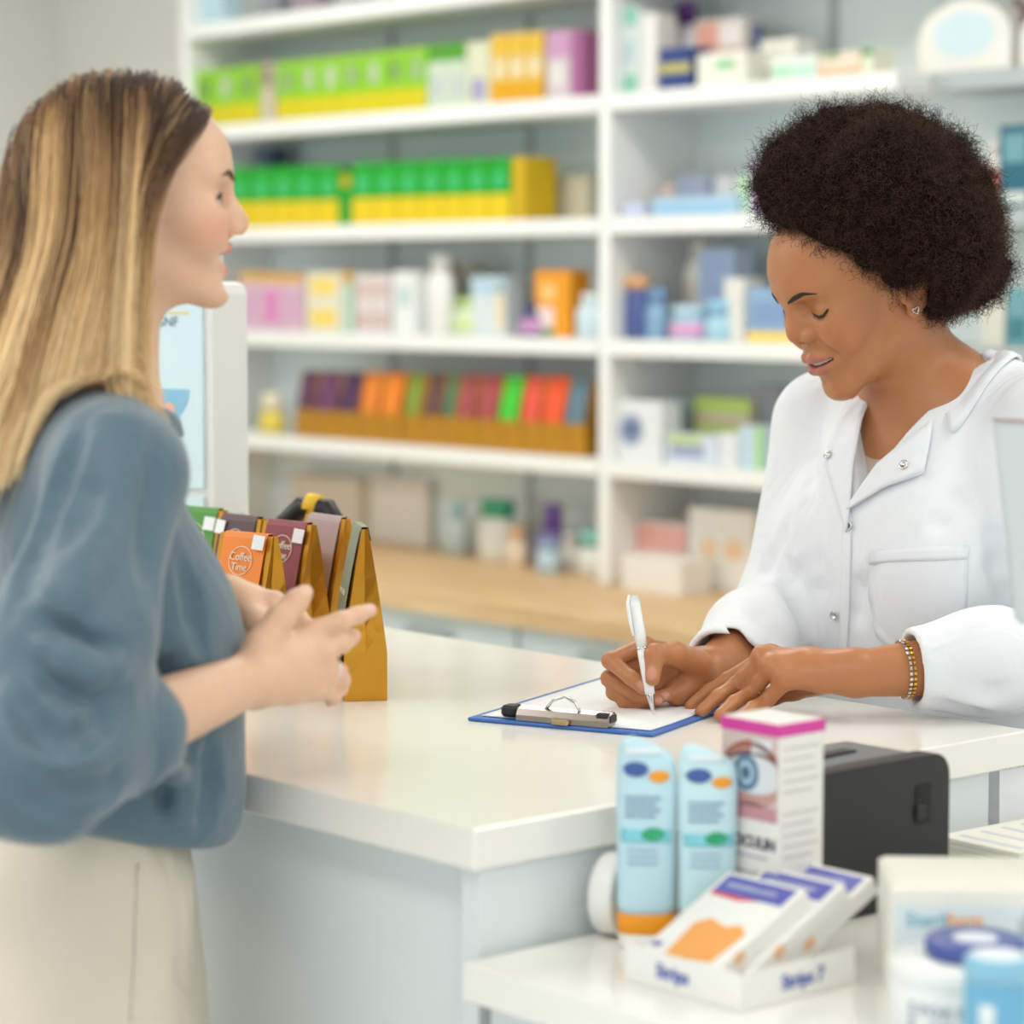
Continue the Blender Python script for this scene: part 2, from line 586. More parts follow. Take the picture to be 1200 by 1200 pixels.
# --- second shelf, right bay
pack('carton', 'tall white carton with mint green ends beside the upright', 'carton', 720, 746, 8, z4, VF + .02, 'dfe9e6', ((.05, .95, .78, .98, '8fd3bb'), (.05, .95, .02, .22, '7fcbae'), (.2, .8, .35, .6, 'bcd6df')))
pack('carton', 'plain white carton beside the mint ended carton', 'carton', 747, 768, 16, z4, VF + .03, 'ece8e2')
bottle('bottle', 'white bottle with purple cap behind the navy box', 'bottle', 768, 802, 2, z4, VF + .1, 'ebe9ea', '5f2a7c', .24, .55)
pack('carton', 'navy blue box with gold stripe on the upper shelf', 'carton', 771, 808, 56, z4, VF, '25407f', ((0, 1, .4, .62, 'c0b56a'),))
pack('carton', 'white carton with coral top above the navy box neighbour', 'carton', 812, 868, 22, z4, VF + .1, 'e8e0da', ((.05, .5, .55, .95, 'e2a08e'), (.5, .95, .35, .6, 'd6bfae')))
pack('carton', 'low cream carton with green dash in front of the coral carton', 'carton', 815, 872, 62, z4, VF, 'ebe8dc', ((.4, .8, .5, .75, '86c98f'),))
bottle('bottle', 'small white bottle with navy cap on the upper shelf', 'bottle', 868, 886, 28, z4, VF + .1, 'e6e6e2', '39527f', .4)
pack('carton', 'wide cream carton on the upper shelf behind low cartons', 'carton', 888, 930, 46, z4, VF + .1, 'eae8de')
pack('carton', 'low pale green printed carton on the upper shelf', 'carton', 900, 955, 66, z4, VF, 'e3ebdf', ((.05, .5, .15, .6, 'aedcc0'), (.55, .95, .1, .6, 'b9dfd0')))
pack('carton', 'low carton with orange base at the board end', 'carton', 957, 1005, 62, z4, VF, 'ecd9c3', ((0, 1, .05, .35, 'e8b894'), (.1, .5, .75, .95, '7fa77a')))
pack('carton', 'narrow cream carton with green top at the board end', 'carton', 1006, 1020, 58, z4, VF, 'dfe0c8', ((0, 1, .75, 1, '4f8f4a'),))

# --- middle shelf: green and yellow boxes with scalloped tops
G = 'green and yellow boxes on the middle shelf'


def scallop(label, x0, x1, ytop, z, v):
    uc, w, h = slot(x0, x1, ytop, z, v)
    w -= 0.001
    t = thing('carton', label, 'carton', W(uc, v, z + .0005), ROT, G)
    pts = [(-w / 2, 0), (w / 2, 0), (w / 2, h * .86)] + [(w / 2 * math.cos(a), h * .86 + h * .14 * math.sin(a)) for a in [math.pi * k / 10 for k in range(1, 10)]] + [(-w / 2, h * .86)]
    obj('carton', prism(pts, 0, .07), cmat('06a020', 0.4), t)
    plate('yellow_band', -w / 2, w / 2, 0, h * .42, 0, cmat('e3c400', 0.4), t)
    obj('printed_spot', prism(ellipse_pts(0, h * .64, w * .32, h * .14, 16), -0.0008, 0.0002), cmat('35b668', 0.4), t)


for i in range(5):
    a = 268 + i * 26
    scallop('green box with yellow base and rounded top, %s in the left group of five' % ORD[i], a, a + 25.5, 196 - i * .6, z3, VF)
pack('carton', 'dark green carton edge-on between the two green box groups', 'carton', 398, 412, 205, z3, VF + .005, '0a9a2c', ((0, 1, .75, 1, 'b7a820'),))
for i in range(7):
    a = 413 + i * 26.6
    scallop('green box with yellow base and rounded top, %s in the right group of seven' % ORD[i], a, a + 26, 190 - i * 1.0, z3, VF)
pack('carton', 'mustard yellow carton side closing the green box row', 'carton', 600, 614, 184, z3, VF, 'd0ab00', depth=.1)
pack('carton', 'low beige carton lying near the upright on the middle shelf', 'carton', 622, 688, 206, z3, VF + .12, 'c9c4ad')
pack('carton', 'dark slate carton leaning at the back above the green boxes', 'carton', 300, 318, 172, z3, VF + .14, '4d5a74')
# right bay, middle shelf
pack('carton', 'low pale blue carton on the middle shelf behind the pharmacist', 'carton', 764, 862, 230, z3, VF, 'a9cbe0', ((.05, .95, .1, .5, '8fbfe0'),))
pack('carton', 'grey blue box stacked behind the low pale blue carton', 'carton', 790, 828, 206, z3, VF + .1, '98a3bb')
pack('carton', 'peach coloured small carton on the middle shelf', 'carton', 772, 789, 216, z3, VF + .1, 'dcc0b4')
pack('carton', 'small lilac and white jar box near the right upright', 'carton', 728, 754, 237, z3, VF, 'c5cde0', ((.2, .8, .2, .7, 'b8c7ea', 1),))
pack('carton', 'mint green narrow carton next to the curly hair', 'carton', 862, 880, 206, z3, VF + .02, 'bfe0bf')
pack('carton', 'violet carton partly hidden by the curly hair', 'carton', 880, 905, 190, z3, VF + .02, 'b48cc8')
pack('carton', 'white carton standing on the middle shelf back row', 'carton', 830, 858, 206, z3, VF + .12, 'dedfe0')
# recessed bay
VG = SV0 + .13
bottle('bottle', 'white bottle with red band right of the curly hair', 'bottle', 1138, 1166, 165, z3, VG, 'ece6df', 'e6e0d8', .2, .5, 'd9756a')
t_, w_, h_ = pack('carton', 'dark teal carton with pale print at the right frame edge', 'carton', 1168, 1206, 147, z3, VG, '1f6578', ((.15, .85, .55, .9, '6fa2ac'), (.1, .9, .05, .2, 'cfd6d2')))
pack('carton', 'crimson carton cut by the right frame edge', 'carton', 1207, 1240, 190, z3, VG, 'a33a44')

# --- second shelf from the bottom
for i in range(3):
    pack('carton', 'lilac pink carton with orange top, %s of three' % ORD[i], 'carton', 281 + i * 25, 305 + i * 25, 319 + i, z2, VF, 'd8bcc6', ((0, 1, .84, 1, 'd9a53c'), (.12, .88, .12, .72, 'd0a3c0' if i != 1 else 'd983ba')), group='lilac cartons with orange tops')
pack('carton', 'cream carton with two yellow bands', 'carton', 358, 400, 319, z2, VF, 'e3ddc6', ((.15, .85, .62, .9, 'f0d36a'), (.15, .85, .1, .38, 'efd060')))
pack('carton', 'narrow teal and gold carton beside the yellow banded one', 'carton', 401, 414, 318, z2, VF, 'bcd3c2', ((0, 1, .8, 1, 'cf9f3a'),))
for i in range(2):
    pack('carton', 'white carton with dusty pink bands, %s of two' % ORD[i], 'carton', 417 + i * 20, 436 + i * 20, 321, z2, VF, 'e0d6d3', ((.1, .9, .62, .85, 'd3b6b4'), (.1, .9, .1, .35, 'cfb1ae')))
pack('carton', 'white carton with grey teal print beside the tall white pack', 'carton', 460, 486, 318, z2, VF, 'e6e9e6', ((.3, .75, .45, .75, 'b9cfcc'),))
bottle('bottle', 'tall plain white bottle on the second lowest shelf', 'bottle', 486, 514, 299, z2, VF, 'e9e8e3', 'e9e8e3', .2, .6)
pack('carton', 'warm grey carton behind the lime and white bottle', 'carton', 517, 548, 306, z2, VF + .1, 'bdb9ae')
bottle('bottle', 'lime green and white round jar on the second lowest shelf', 'jar', 513, 550, 350, z2, VF, 'dfe6cf', 'b5d27a', .3, .75, 'c7dc9a')
pack('carton', 'pale blue and cream carton with orange edge', 'carton', 552, 592, 324, z2, VF + .03, 'd3dde0', ((0, 1, .7, 1, 'b7d0de'), (.75, .95, .1, .9, 'ecd6a4')))
bottle('bottle', 'dark purple jar with pink spot', 'jar', 594, 626, 354, z2, VF, '57507f', '3f3d66', .3, .7, 'c58fc0')
pack('carton', 'bright orange carton with white and green base', 'carton', 626, 668, 317, z2, VF + .03, 'ee9a12', ((0, .55, 0, .45, 'ecd6cf'), (.0, .55, 0, .14, '12a34a'), (.2, .6, .55, .8, 'f2c27a')))
bottle('bottle', 'pale blue bottle between orange carton and the upright', 'bottle', 662, 692, 344, z2, VF - .01, 'cfe2ea', 'dbe8ec', .25, .6)
bottle('bottle', 'navy jar with orange lid beside the upright', 'jar', 720, 746, 324, z2, VF, '4f5e97', 'e0a874', .2, .9)
bottle('bottle', 'steel blue jar beside the navy one', 'jar', 747, 770, 338, z2, VF + .01, '86abc9', '6f93bb', .3, .8)
bottle('bottle', 'low light blue pot with pink base spot', 'jar', 770, 808, 358, z2, VF - .01, '9cc6dd', 'b8d6e4', .3, .8, 'd9a0c8')
bottle('bottle', 'tall cream bottle with green and white cap', 'bottle', 788, 820, 283, z2, VF + .1, 'e8e4da', 'dbd5c4', .18, .5, 'e6ddd0')
pack('carton', 'periwinkle blue pack standing above the low blue pots', 'carton', 818, 860, 292, z2, VF + .1, 'b9c6df', ((.05, .95, .45, .95, 'a5b9df'),))
bottle('bottle', 'sky blue pot in front of the periwinkle pack', 'jar', 812, 848, 352, z2, VF, 'a8d0e0', '8ec3dc', .4, .8)
pack('carton', 'white carton between blue pots and yellow based box', 'carton', 848, 872, 326, z2, VF + .03, 'e4e2da')
pack('carton', 'blue carton with yellow base next to the pharmacist face', 'carton', 876, 934, 338, z2, VF, '8fb0d0', ((0, 1, 0, .2, 'f2cf63'), (.1, .9, .3, .75, '7f9cc4')))
pack('carton', 'teal carton on the recessed shelf behind the hair', 'carton', 1180, 1205, 338, z2, VG, '6fa6ae', ((.1, .9, .1, .5, '3f7f8c'),))
pack('carton', 'cream carton on the recessed shelf behind the hair', 'carton', 1150, 1178, 345, z2, VG, 'd9d6c9')

# --- lowest shelf: gold pouches
G = 'gold pouches on the lowest shelf'
bottle('bottle', 'small yellow and white bottle at the left of the gold pouches', 'bottle', 289, 313, 462, z1, VF, 'e0c94e', 'e6ddc0', .45, .7)
PL = [(342, 365, '5f3550', 'dark plum'), (365, 391, '6a3a63', 'purple'), (391, 417, '4b2c52', 'deep violet'), (417, 441, 'e5812a', 'bright orange'), (441, 466, 'ec8320', 'vivid orange'),
      (467, 491, '7a9a35', 'olive green'), (491, 514, '67443f', 'dark brown'), (514, 530, '1f7d62', 'teal'), (530, 554, 'a04a4a', 'brick'), (554, 580, 'a8494c', 'maroon'),
      (580, 606, '3fc431', 'bright green'), (606, 631, 'e4553f', 'coral red'), (631, 658, 'f0552c', 'orange red'), (658, 684, '5d7c8d', 'blue grey')]
for i, (a, b, c, n) in enumerate(PL):
    uc, w, h = slot(a, b, 436 + i * .6, z1, VF)
    pouch('coffee_pouch', 'gold pouch with a %s label on the lowest shelf' % n, W(uc, VF + .035, z1 + .0005), ROT, w * .97, .055, h, c, group=G, lh=(0.42, .97), lw=.86 if n not in ('teal', 'olive green') else .6)
t_, w_, h_ = pack('carton', 'large white carton with blue flower emblem on the lowest shelf', 'carton', 720, 776, 470, z1, VF, 'e2e5e6', ((.12, .62, .25, .78, '8d9bb8', 1), (.25, .5, .38, .65, '7484aa', 1)))
pack('carton', 'blue and teal carton behind the flower emblem carton', 'carton', 777, 804, 468, z1, VF + .1, 'c3d8e2', ((.5, .95, .35, .95, '4b8fb4'),))
pack('carton', 'white printed carton with green yellow stripe, front row', 'carton', 781, 842, 510, z1, VF, 'd2dbe6', ((.05, .7, .7, .95, 'b9d27f'), (.1, .75, .25, .65, '97a0bb')))
pack('carton', 'lime and beige flat carton stacked high on the lowest shelf', 'carton', 814, 880, 467, z1, VF + .1, 'd6c9a8', ((0, 1, .78, 1, 'bcd76a'), (0, 1, .45, .58, 'c3dc6f')))
pack('carton', 'plain white carton in front of the lime and beige carton', 'carton', 843, 866, 508, z1, VF, 'dfe2e2')
pack('carton', 'pale blue carton with green edge beside the coat sleeve', 'carton', 867, 896, 500, z1, VF, 'bfd4e0', ((.72, .98, 0, 1, '9fd66a'),))
pack('carton', 'dark grey carton at the back of the lowest shelf near the coat', 'carton', 884, 915, 452, z1, VF + .12, '8b8f95')
pack('carton', 'sky blue carton on the recessed lowest shelf', 'carton', 1150, 1210, 418, z1, VG, '5f9fc4')

# --- on the oak top
VW = 3.94
bottle('bottle', 'small pale aqua bottle on the oak top', 'bottle', 506, 532, 588, WT, VW + .06, 'cfe0e0', 'a9d6da', .3, .5)
bottle('bottle', 'white bottle with green cap on the oak top', 'bottle', 540, 580, 587, WT, VW, 'e6e7e0', '2f9f78', .28, .75)
bottle('bottle', 'small peach bottle on the oak top', 'bottle', 582, 604, 618, WT, VW, 'eedcc6', 'f0c49a', .35, .6)
bottle('bottle', 'purple bottle with tall cap on the oak top', 'bottle', 612, 646, 592, WT, VW + .02, '8a7fc0', '6b4fa0', .4, .5, 'b9b4dc')
bottle('bottle', 'small steel blue bottle in front of the purple bottle', 'bottle', 617, 641, 636, WT, VW - .06, 'b7cfdc', '8fb0c6', .3, .6)
bottle('bottle', 'white bottle beside the purple one on the oak top', 'bottle', 645, 668, 626, WT, VW, 'e9e5df', 'e2dcd4', .3, .6)
bottle('bottle', 'white jar with aqua lid on the oak top', 'jar', 664, 696, 622, WT, VW - .03, 'e4e6e2', '86c9c4', .38, .8)
pack('carton', 'white carton with coral pink band on the oak top', 'carton', 728, 806, 612, WT, VW, 'e9dcd6', ((0, 1, .55, .95, 'ecaea6'),), depth=.1)
pack('carton', 'white carton with two peach spots on the oak top', 'carton', 808, 886, 598, WT, VW, 'e9e6de', ((.2, .45, .4, .65, 'eecaa4', 1), (.55, .85, .4, .65, 'eec8a0', 1)), depth=.1)
pack('carton', 'flat white carton under the oak top items near the coat', 'carton', 730, 800, 655, WT, VW - .12, 'eae6df', depth=.09)
pack('sliding_panel', 'upright white board leaning on the wall above the oak top', 'board', 430, 500, 560, WT, 4.09, 'e9e4da', depth=.02)
pack('carton', 'warm grey tall carton leaning on the wall above the oak top', 'carton', 340, 420, 558, WT, 4.06, 'd9cdbb', depth=.05)

# ================================================================== things on the sales counter
G = 'gold coffee pouches on the counter'
M_SCRIPT = cmat('e8dcc8', 0.6)


def dress_label(t, col_text, d, h, lines, circle=True):
    """round emblem and text lines of a coffee pouch label"""
    zc = h * .84
    y = front_y(d, h, zc) - .0022
    if circle:
        tilt = math.atan2(front_y(d, h, zc + .01) - front_y(d, h, zc - .01), .02)
        bm = bmesh.new()
        pts = []
        n = 28
        R0, R1 = .0155, .0163
        a = [[bm.verts.new((r * math.cos(2 * math.pi * k / n) * 1.15, yy, r * math.sin(2 * math.pi * k / n))) for k in range(n)] for r, yy in ((R0, 0), (R1, 0), (R1, .0004), (R0, .0004))]
        for q in range(4):
            for k in range(n):
                bm.faces.new((a[q][k], a[q][(k + 1) % n], a[(q + 1) % 4][(k + 1) % n], a[(q + 1) % 4][k]))
        obj('emblem_ring', bm, col_text, t, (0, y, zc), (-tilt, 0, 0))
        text('lettering', 'Coffee', .013, col_text, t, (0, front_y(d, h, zc + .004) - .0026, zc + .004), (math.pi / 2 - tilt, 0, 0))
        text('lettering', 'Time', .012, col_text, t, (0, front_y(d, h, zc - .007) - .0026, zc - .007), (math.pi / 2 - tilt, 0, 0))
    for z, s, sz in lines:
        zz = h * z
        tilt = math.atan2(front_y(d, h, zz + .01) - front_y(d, h, zz - .01), .02)
        text('lettering', s, sz, col_text, t, (0, front_y(d, h, zz) - .0024, zz), (math.pi / 2 - tilt, 0, 0), bold=.0001)


def price_tag(t, x, d, h, z=.93, rot=.05):
    y = front_y(d, h, h * z) - .0016
    tilt = math.atan2(front_y(d, h, h * z) - front_y(d, h, h * z - .01), .01)
    obj('price_sticker', box_bm(-.009, .009, -.0006, 0, -.008, .008), cmat('eeeef0', .5), t, (x, y - .002, h * z), (-tilt, rot, 0))


PW, PD, PH = .085, .052, .182
t, _ = pouch('coffee_pouch', 'gold coffee pouch with an orange label, front of the counter row', W(2.353, 1.66, CT + .0003), ROT + .12, PW, PD, PH - .006, 'f08420', group=G, lh=(.25, .98))
dress_label(t, M_SCRIPT, PD, PH - .006, ((.54, 'Arabica Mild', .006), (.48, 'CAPPUCCINO', .0085), (.36, 'Classic Coffee', .006)))
price_tag(t, .027, PD, PH)
t, _ = pouch('coffee_pouch', 'gold coffee pouch with a maroon label on the counter', W(2.386, 1.74, CT + .0003), ROT + .05, PW, PD, PH, '8a3440', group=G, lh=(.2, .98))
dress_label(t, M_SCRIPT, PD, PH, ((.6, 'Roasted Coffee', .006), (.54, 'MOCCA', .009), (.48, 'Ground Coffee', .006)))
price_tag(t, .028, PD, PH)
t, _ = pouch('coffee_pouch', 'gold coffee pouch with a dark plum label behind the orange one', W(2.482, 1.742, CT + .0003), ROT, PW, PD, PH, '553a40', group=G, lh=(.2, .98))
dress_label(t, M_SCRIPT, PD, PH, ())
price_tag(t, -.03, PD, PH)
t, _ = pouch('coffee_pouch', 'gold coffee pouch with a green label beside the blue blouse', W(2.578, 1.748, CT + .0003), ROT + .18, PW, PD, PH + .003, '4f9038', group=G, lh=(.2, .98))
dress_label(t, M_SCRIPT, PD, PH, ((.6, 'Premium Blend', .006), (.52, 'VERDE', .009), (.4, 'Whole Beans', .007)))
price_tag(t, .026, PD, PH)
t, _ = pouch('coffee_pouch', 'gold coffee pouch with a dusty mauve label behind the maroon one', W(2.400, 1.804, CT + .0003), ROT - .08, PW, PD, PH + .002, 'b9a2a0', group=G, lh=(.2, .98))
# the separate pouch, its gusset towards the desk
PX = at_z(421, 822, CT)
t, _ = pouch('coffee_pouch', 'gold coffee pouch with a sage green label standing apart by the hand', (PX.x, PX.y + .042, CT + .0003), math.radians(-80), .082, .044, .187, '8b927c', group=G, lh=(.2, .98))
dress_label(t, M_SCRIPT, .044, .187, ((.62, 'N A T U R A', .008),), circle=False)

# black and yellow hand labeller behind the pouches
q = at_y(372, 640, 3.12)
t = thing('label_gun', 'black hand-held label gun with yellow inset behind the coffee pouches', 'label gun', (q.x, q.y, CT), -.4)
zt = at_y(372, 590, 3.12).z - CT
obj('body', tube([(-.05, 0, .0), (-.052, 0, zt * .6), (-.046, 0, zt * .85), (-.02, 0, zt * .97), (.012, 0, zt * .96), (.034, 0, zt * .8), (.04, 0, zt * .5), (.03, 0, .0)], [.012, .012, .014, .015, .015, .013, .011, .012], 12), M_BLACK, t, smooth=True)
obj('yellow_inset', tube([(-.013, 0, zt * .985), (.003, 0, zt * .975)], [.0156, .0158], 12), cmat('e5b81c', .4), t, smooth=True)
obj('foot', box_bm(-.068, .05, -.018, .018, 0, .014, .004), M_BLACK, t)

# white counter display with blue printed inserts
q = at_y(245, 600, 3.2)
t = thing('counter_display', 'white counter display stand with pale blue printed inserts behind the customer', 'display stand', (q.x, q.y, CT), math.radians(-25))
hz = at_y(262, 330, 3.22).z - CT
pts = [(-.24, 0), (0, 0), (0, hz - .015), (-.004, hz - .004), (-.015, hz), (-.24, hz)]
obj('back_body', prism([(a, b) for a, b in pts], .012, .095), mat('display_white', 'ecece8', .4, var=.01), t)
M_INS = mat('insert_card', 'd9ecf3', .35, var=.03)
for z0, z1, n in ((.02, .19, 'lower'), (.2, hz - .02, 'upper')):
    c = obj('insert_card', box_bm(-.235, -.012, .006, .0118, z0, z1), M_INS, t)
    zc = z0 + (z1 - z0) * .52
    rr = .075
    obj('blue_print', prism([(-.105 + rr * math.cos(a), zc + rr * .75 * math.sin(a)) for a in [math.pi + math.pi * k / 16 for k in range(17)]], .0052, .0061), cmat('8fc3df' if n == 'upper' else 'c9e2ee', .4), c)
    obj('orange_spot', prism(ellipse_pts(-.06, zc - .025, .009, .009, 14), .0046, .0053), cmat('edb9a8', .5), c)
    text('lettering', 'GNF' if n == 'upper' else 'NO C', .017, cmat('5b7f93', .5), c, (-.02 if n != 'upper' else -.045, .0055, z1 - .03 if n == 'upper' else z0 + .012), align='RIGHT')
    obj('yellow_rule', box_bm(-.06, -.03, .0052, .006, z1 - .02, z1 - .017), cmat('ecd488', .5), c)
obj('orange_sticker', box_bm(.0, .0006, .035, .05, .13, .155), cmat('e08a52', .5), t)
obj('orange_sticker', box_bm(.0, .0006, .055, .075, .1, .118), cmat('efa078', .5), t)
obj('grey_sticker', box_bm(.0, .0004, .028, .085, .12, .165), cmat('c5c8cc', .5), t)

# clipboard, paper
CB = math.radians(21)
t = thing('clipboard', 'blue clipboard with chrome clip under the writing hand', 'clipboard', W(2.047, 1.718, CT + .0005), ROT + CB)
M_CB = mat('clipboard_blue', '3f6fc0', .4, var=.05)
obj('board', box_bm(0, .212, 0, .315, 0, .0035, .001), M_CB, t)
c = obj('clip', prism([(.0, .0), (.014, .0), (.02, .004), (.02, .011), (.012, .0145), (.004, .012), (0, .006)], .045, .15), mat('clip_steel', 'a39c97', .28, metal=1.0), t)
c.matrix_local = Matrix.Translation((.205, .004, .004)) @ Matrix.Rotation(math.radians(90), 4, 'Z')
for xx in (.044, .152):
    obj('rubber_end', box_bm(xx - .009, xx + .009, .006, .026, .006, .018, .003), M_BLACK, t)
# bent wire lever
obj('wire_lever', tube([(.085, .012, .016), (.092, .014, .026), (.105, .016, .031), (.118, .014, .026), (.125, .012, .016)], .0016, 8), M_STEEL, t, smooth=True)
obj('hook', box_bm(.098, .118, -.003, .004, .004, .010, .0015), mat('brass', 'c8b08a', .3, metal=1.0), t)
t2 = thing('paper_sheet', 'blank white sheet of paper held by the blue clipboard', 'paper', W(2.047, 1.718, CT + .0005), ROT + CB)
bm = bmesh.new()
nx, ny = 12, 16
vv = [[bm.verts.new((.010 + .194 * i / nx, .012 + .293 * j / ny, .0047 + .0006 * math.sin(i * .9) * math.sin(j * .5))) for i in range(nx + 1)] for j in range(ny + 1)]
for j in range(ny):
    for i in range(nx):
        bm.faces.new((vv[j][i], vv[j][i + 1], vv[j + 1][i + 1], vv[j + 1][i]))
o = obj('sheet', bm, mat('paper', 'f3f4f4', .7, var=.01), t2, smooth=True)
o.modifiers.new('thick', 'SOLIDIFY').thickness = .0004

# pen
PEN_TIP = Vector((at_z(766, 838, CT + .0055).x, at_z(766, 838, CT + .0055).y, CT + .0055))
PEN_TOP = at_y(743, 704, PEN_TIP.y + .035)
PEN_DIR = (PEN_TOP - PEN_TIP).normalized()
PEN_L = (PEN_TOP - PEN_TIP).length
t = thing('ballpoint_pen', 'white ballpoint pen with chrome tip held in the writing hand', 'pen', PEN_TIP)
t.rotation_mode = 'QUATERNION'
t.rotation_quaternion = PEN_DIR.to_track_quat('Z', 'Y')
s = PEN_L / .132
M_PENW = mat('pen_white', 'f2f3f4', .25, var=.01, coat=.4)
obj('barrel', lathe([(0, .022), (.0050, .022), (.0056, .03), (.0058, .062), (.0058, .0695)], 24), M_PENW, t, smooth=True)
obj('ring_band', lathe([(.0058, .0695), (.0061, .0697), (.0061, .0712), (.0058, .0714)], 24), M_STEEL, t, smooth=True)
obj('upper_barrel', lathe([(.0058, .0714), (.0062, .09), (.0063, .115), (.0056, .127), (.0035, PEN_L - .001), (0, PEN_L)], 24), M_PENW, t, smooth=True)
obj('tip_cone', lathe([(0, 0), (.0006, .0002), (.0008, .004), (.0019, .006), (.0042, .020), (.0049, .0225)], 24), M_STEEL, t, smooth=True)
obj('pocket_clip', tube([(.0045, 0, .128), (.0082, .0, .12), (.0088, 0, .1), (.008, 0, .085)], [.0018, .0022, .002, .0014], 8), M_PENW, t, smooth=True)

# ================================================================== things on the lower desk
M_AQUA = mat('aqua_plastic', 'c2e3ee', .32, var=.03, sss=.0)
M_AQUA2 = mat('aqua_plastic_light', 'cbeaf0', .32, var=.03)


def lotion(label, u, v, rot, h, w, d, m):
    """tall oval squeeze bottle standing on its orange cap, slanted shoulder on top"""
    t = thing('lotion_bottle', label, 'bottle', W(u, v, DT + .0005), rot, 'aqua lotion bottles')
    S = []
    n = 28
    for f, sw in ((.16, .92), (.2, .98), (.35, .97), (.55, 1.0), (.75, 1.03), (.86, 1.0), (.92, .97), (.955, .9), (.98, .78), (1.0, .5)):
        ring = []
        for k in range(n):
            a = 2 * math.pi * k / n
            ca, sa = math.cos(a), math.sin(a)
            x = w / 2 * sw * math.copysign(abs(ca) ** .75, ca)
            y = d / 2 * min(1, sw * 1.02) * math.copysign(abs(sa) ** .8, sa) * (1 - .35 * max(0, f - .7) / .3)
            z = h * f
            if f > .8: z -= (x / w + .5) * .045 * h * 2.2 * ((f - .8) / .2)     # slanted shoulder
            ring.append((x, y, z))
        S.append(ring)
    obj('bottle_body', loft(S), m, t, smooth=True)
    C = []
    for f, sw in ((0, .86), (.012, .92), (.07, .94)):
        C.append([(w / 2 * sw * math.copysign(abs(math.cos(2 * math.pi * k / n)) ** .75, math.cos(2 * math.pi * k / n)), d / 2 * sw * math.copysign(abs(math.sin(2 * math.pi * k / n)) ** .8, math.sin(2 * math.pi * k / n)), h * f) for k in range(n)])
    obj('white_foot', loft(C), cmat('f1eee8', .4), t, smooth=True)
    C = []
    for f, sw in ((.07, .95), (.072, .97), (.16, .985), (.163, .95)):
        C.append([(w / 2 * sw * math.copysign(abs(math.cos(2 * math.pi * k / n)) ** .75, math.cos(2 * math.pi * k / n)), d / 2 * sw * math.copysign(abs(math.sin(2 * math.pi * k / n)) ** .8, math.sin(2 * math.pi * k / n)), h * f) for k in range(n)])
    obj('orange_cap', loft(C), cmat('f59a05', .35), t, smooth=True)

    def front(x0, x1, z0, z1, col, name='printed_label', ell=False):
        # patch bent around the front of the oval
        V, Fc = [], []
        m_ = 10
        for j in range(7):
            for i in range(m_ + 1):
                x = x0 + (x1 - x0) * i / m_
                zz = z0 + (z1 - z0) * j / 6
                if ell:
                    zz = (z0 + z1) / 2 + (z1 - z0) / 2 * math.sin(math.pi * (j / 6 - .5))
                    x = (x0 + x1) / 2 + (x - (x0 + x1) / 2) * max(.05, math.cos(math.pi * (j / 6 - .5)))
                q = min(.999, abs(x) / (w / 2 * 1.03))
                ca = q ** (1 / .75)
                y = -d / 2 * max(0, 1 - ca * ca) ** .4 * (1 - .35 * max(0, zz / h - .7) / .3) * 1.03 - .0005
                V.append((x, y, zz))
        for j in range(6):
            for i in range(m_):
                a = j * (m_ + 1) + i
                Fc.append((a, a + 1, a + m_ + 2, a + m_ + 1))
        o = mesh_from(name, V, Fc, cmat(col, .4), t, smooth=True)
        o.modifiers.new('thick', 'SOLIDIFY').thickness = .0004
    front(-.020, .002, h * .80, h * .87, '3f5f9f', 'logo', True)
    front(.002, .020, h * .775, h * .83, 'f2a01c', 'logo', True)
    front(-.018, .012, h * .905, h * .935, 'e8f2f5', 'price_sticker')
    for k in range(4):
        front(-.018, .012 - .004 * (k % 2), h * (.70 - k * .028), h * (.712 - k * .028), '8fa9c4', 'text_line')
    front(-.021, .021, h * .50, h * .56, '86d3e0')
    front(-.004, .016, h * .505, h * .57, '25a56b', 'leaf_emblem', True)
    for k in range(3):
        front(-.016, .01, h * (.46 - k * .03), h * (.468 - k * .03), '9db7cf', 'text_line')
    return t


lotion('pale aqua lotion bottle with orange cap, in front of its twin', 1.566, 1.512, -.06, .185, .05, .03, M_AQUA)
lotion('pale aqua lotion bottle behind the first, next to the eye box', 1.530, 1.549, .05, .179, .05, .028, M_AQUA2)

# eye-drop box
t = thing('eye_care_box', 'tall white box with an eye photo and magenta lid edge', 'box', W(1.47, 1.572, DT + .0005), ROT)
hb = .196
obj('carton', box_bm(-.066, 0, 0, .056, 0, hb, .001), cmat('f0ede6', .4), t)
bm = box_bm(-.0668, .0008, -.0008, .0568, hb - .011, hb - .0006)
obj('magenta_band', bm, cmat('d8409f', .4), t)
# The face with the eye is the customer side (-y); the small print is on the +x side
f0 = -.0005
obj('photo_panel', box_bm(-.0655, -.0005, -.0006, .0002, hb * .57, hb - .0115), cmat('d9c3be', .4), t)
def eye_arc(z0, rx, rz, a0, a1, th, col, y, name, cx=-.034):
    n = 20
    outer = [(cx + rx * math.cos(a), z0 + rz * math.sin(a)) for a in [a0 + (a1 - a0) * k / n for k in range(n + 1)]]
    inner = [(cx + rx * math.cos(a), z0 + (rz - th) * math.sin(a)) for a in [a1 - (a1 - a0) * k / n for k in range(n + 1)]]
    pts = [(max(-.0652, min(-.0008, x)), z) for x, z in outer + inner[1:-1]]
    obj(name, prism(pts, y, y + .0004), cmat(col, .4), t)
zE = hb * .765
obj('eyelid_print', prism([(max(-.065, min(-.001, x)), z) for x, z in ellipse_pts(-.03, zE, .038, .028)], -.0008, -.0004), cmat('c99a92', .4), t)
obj('eye_white_print', prism([(max(-.065, min(-.001, x)), z) for x, z in ellipse_pts(-.028, zE, .034, .0165)], -.0011, -.0007), cmat('dfe3e6', .4), t)
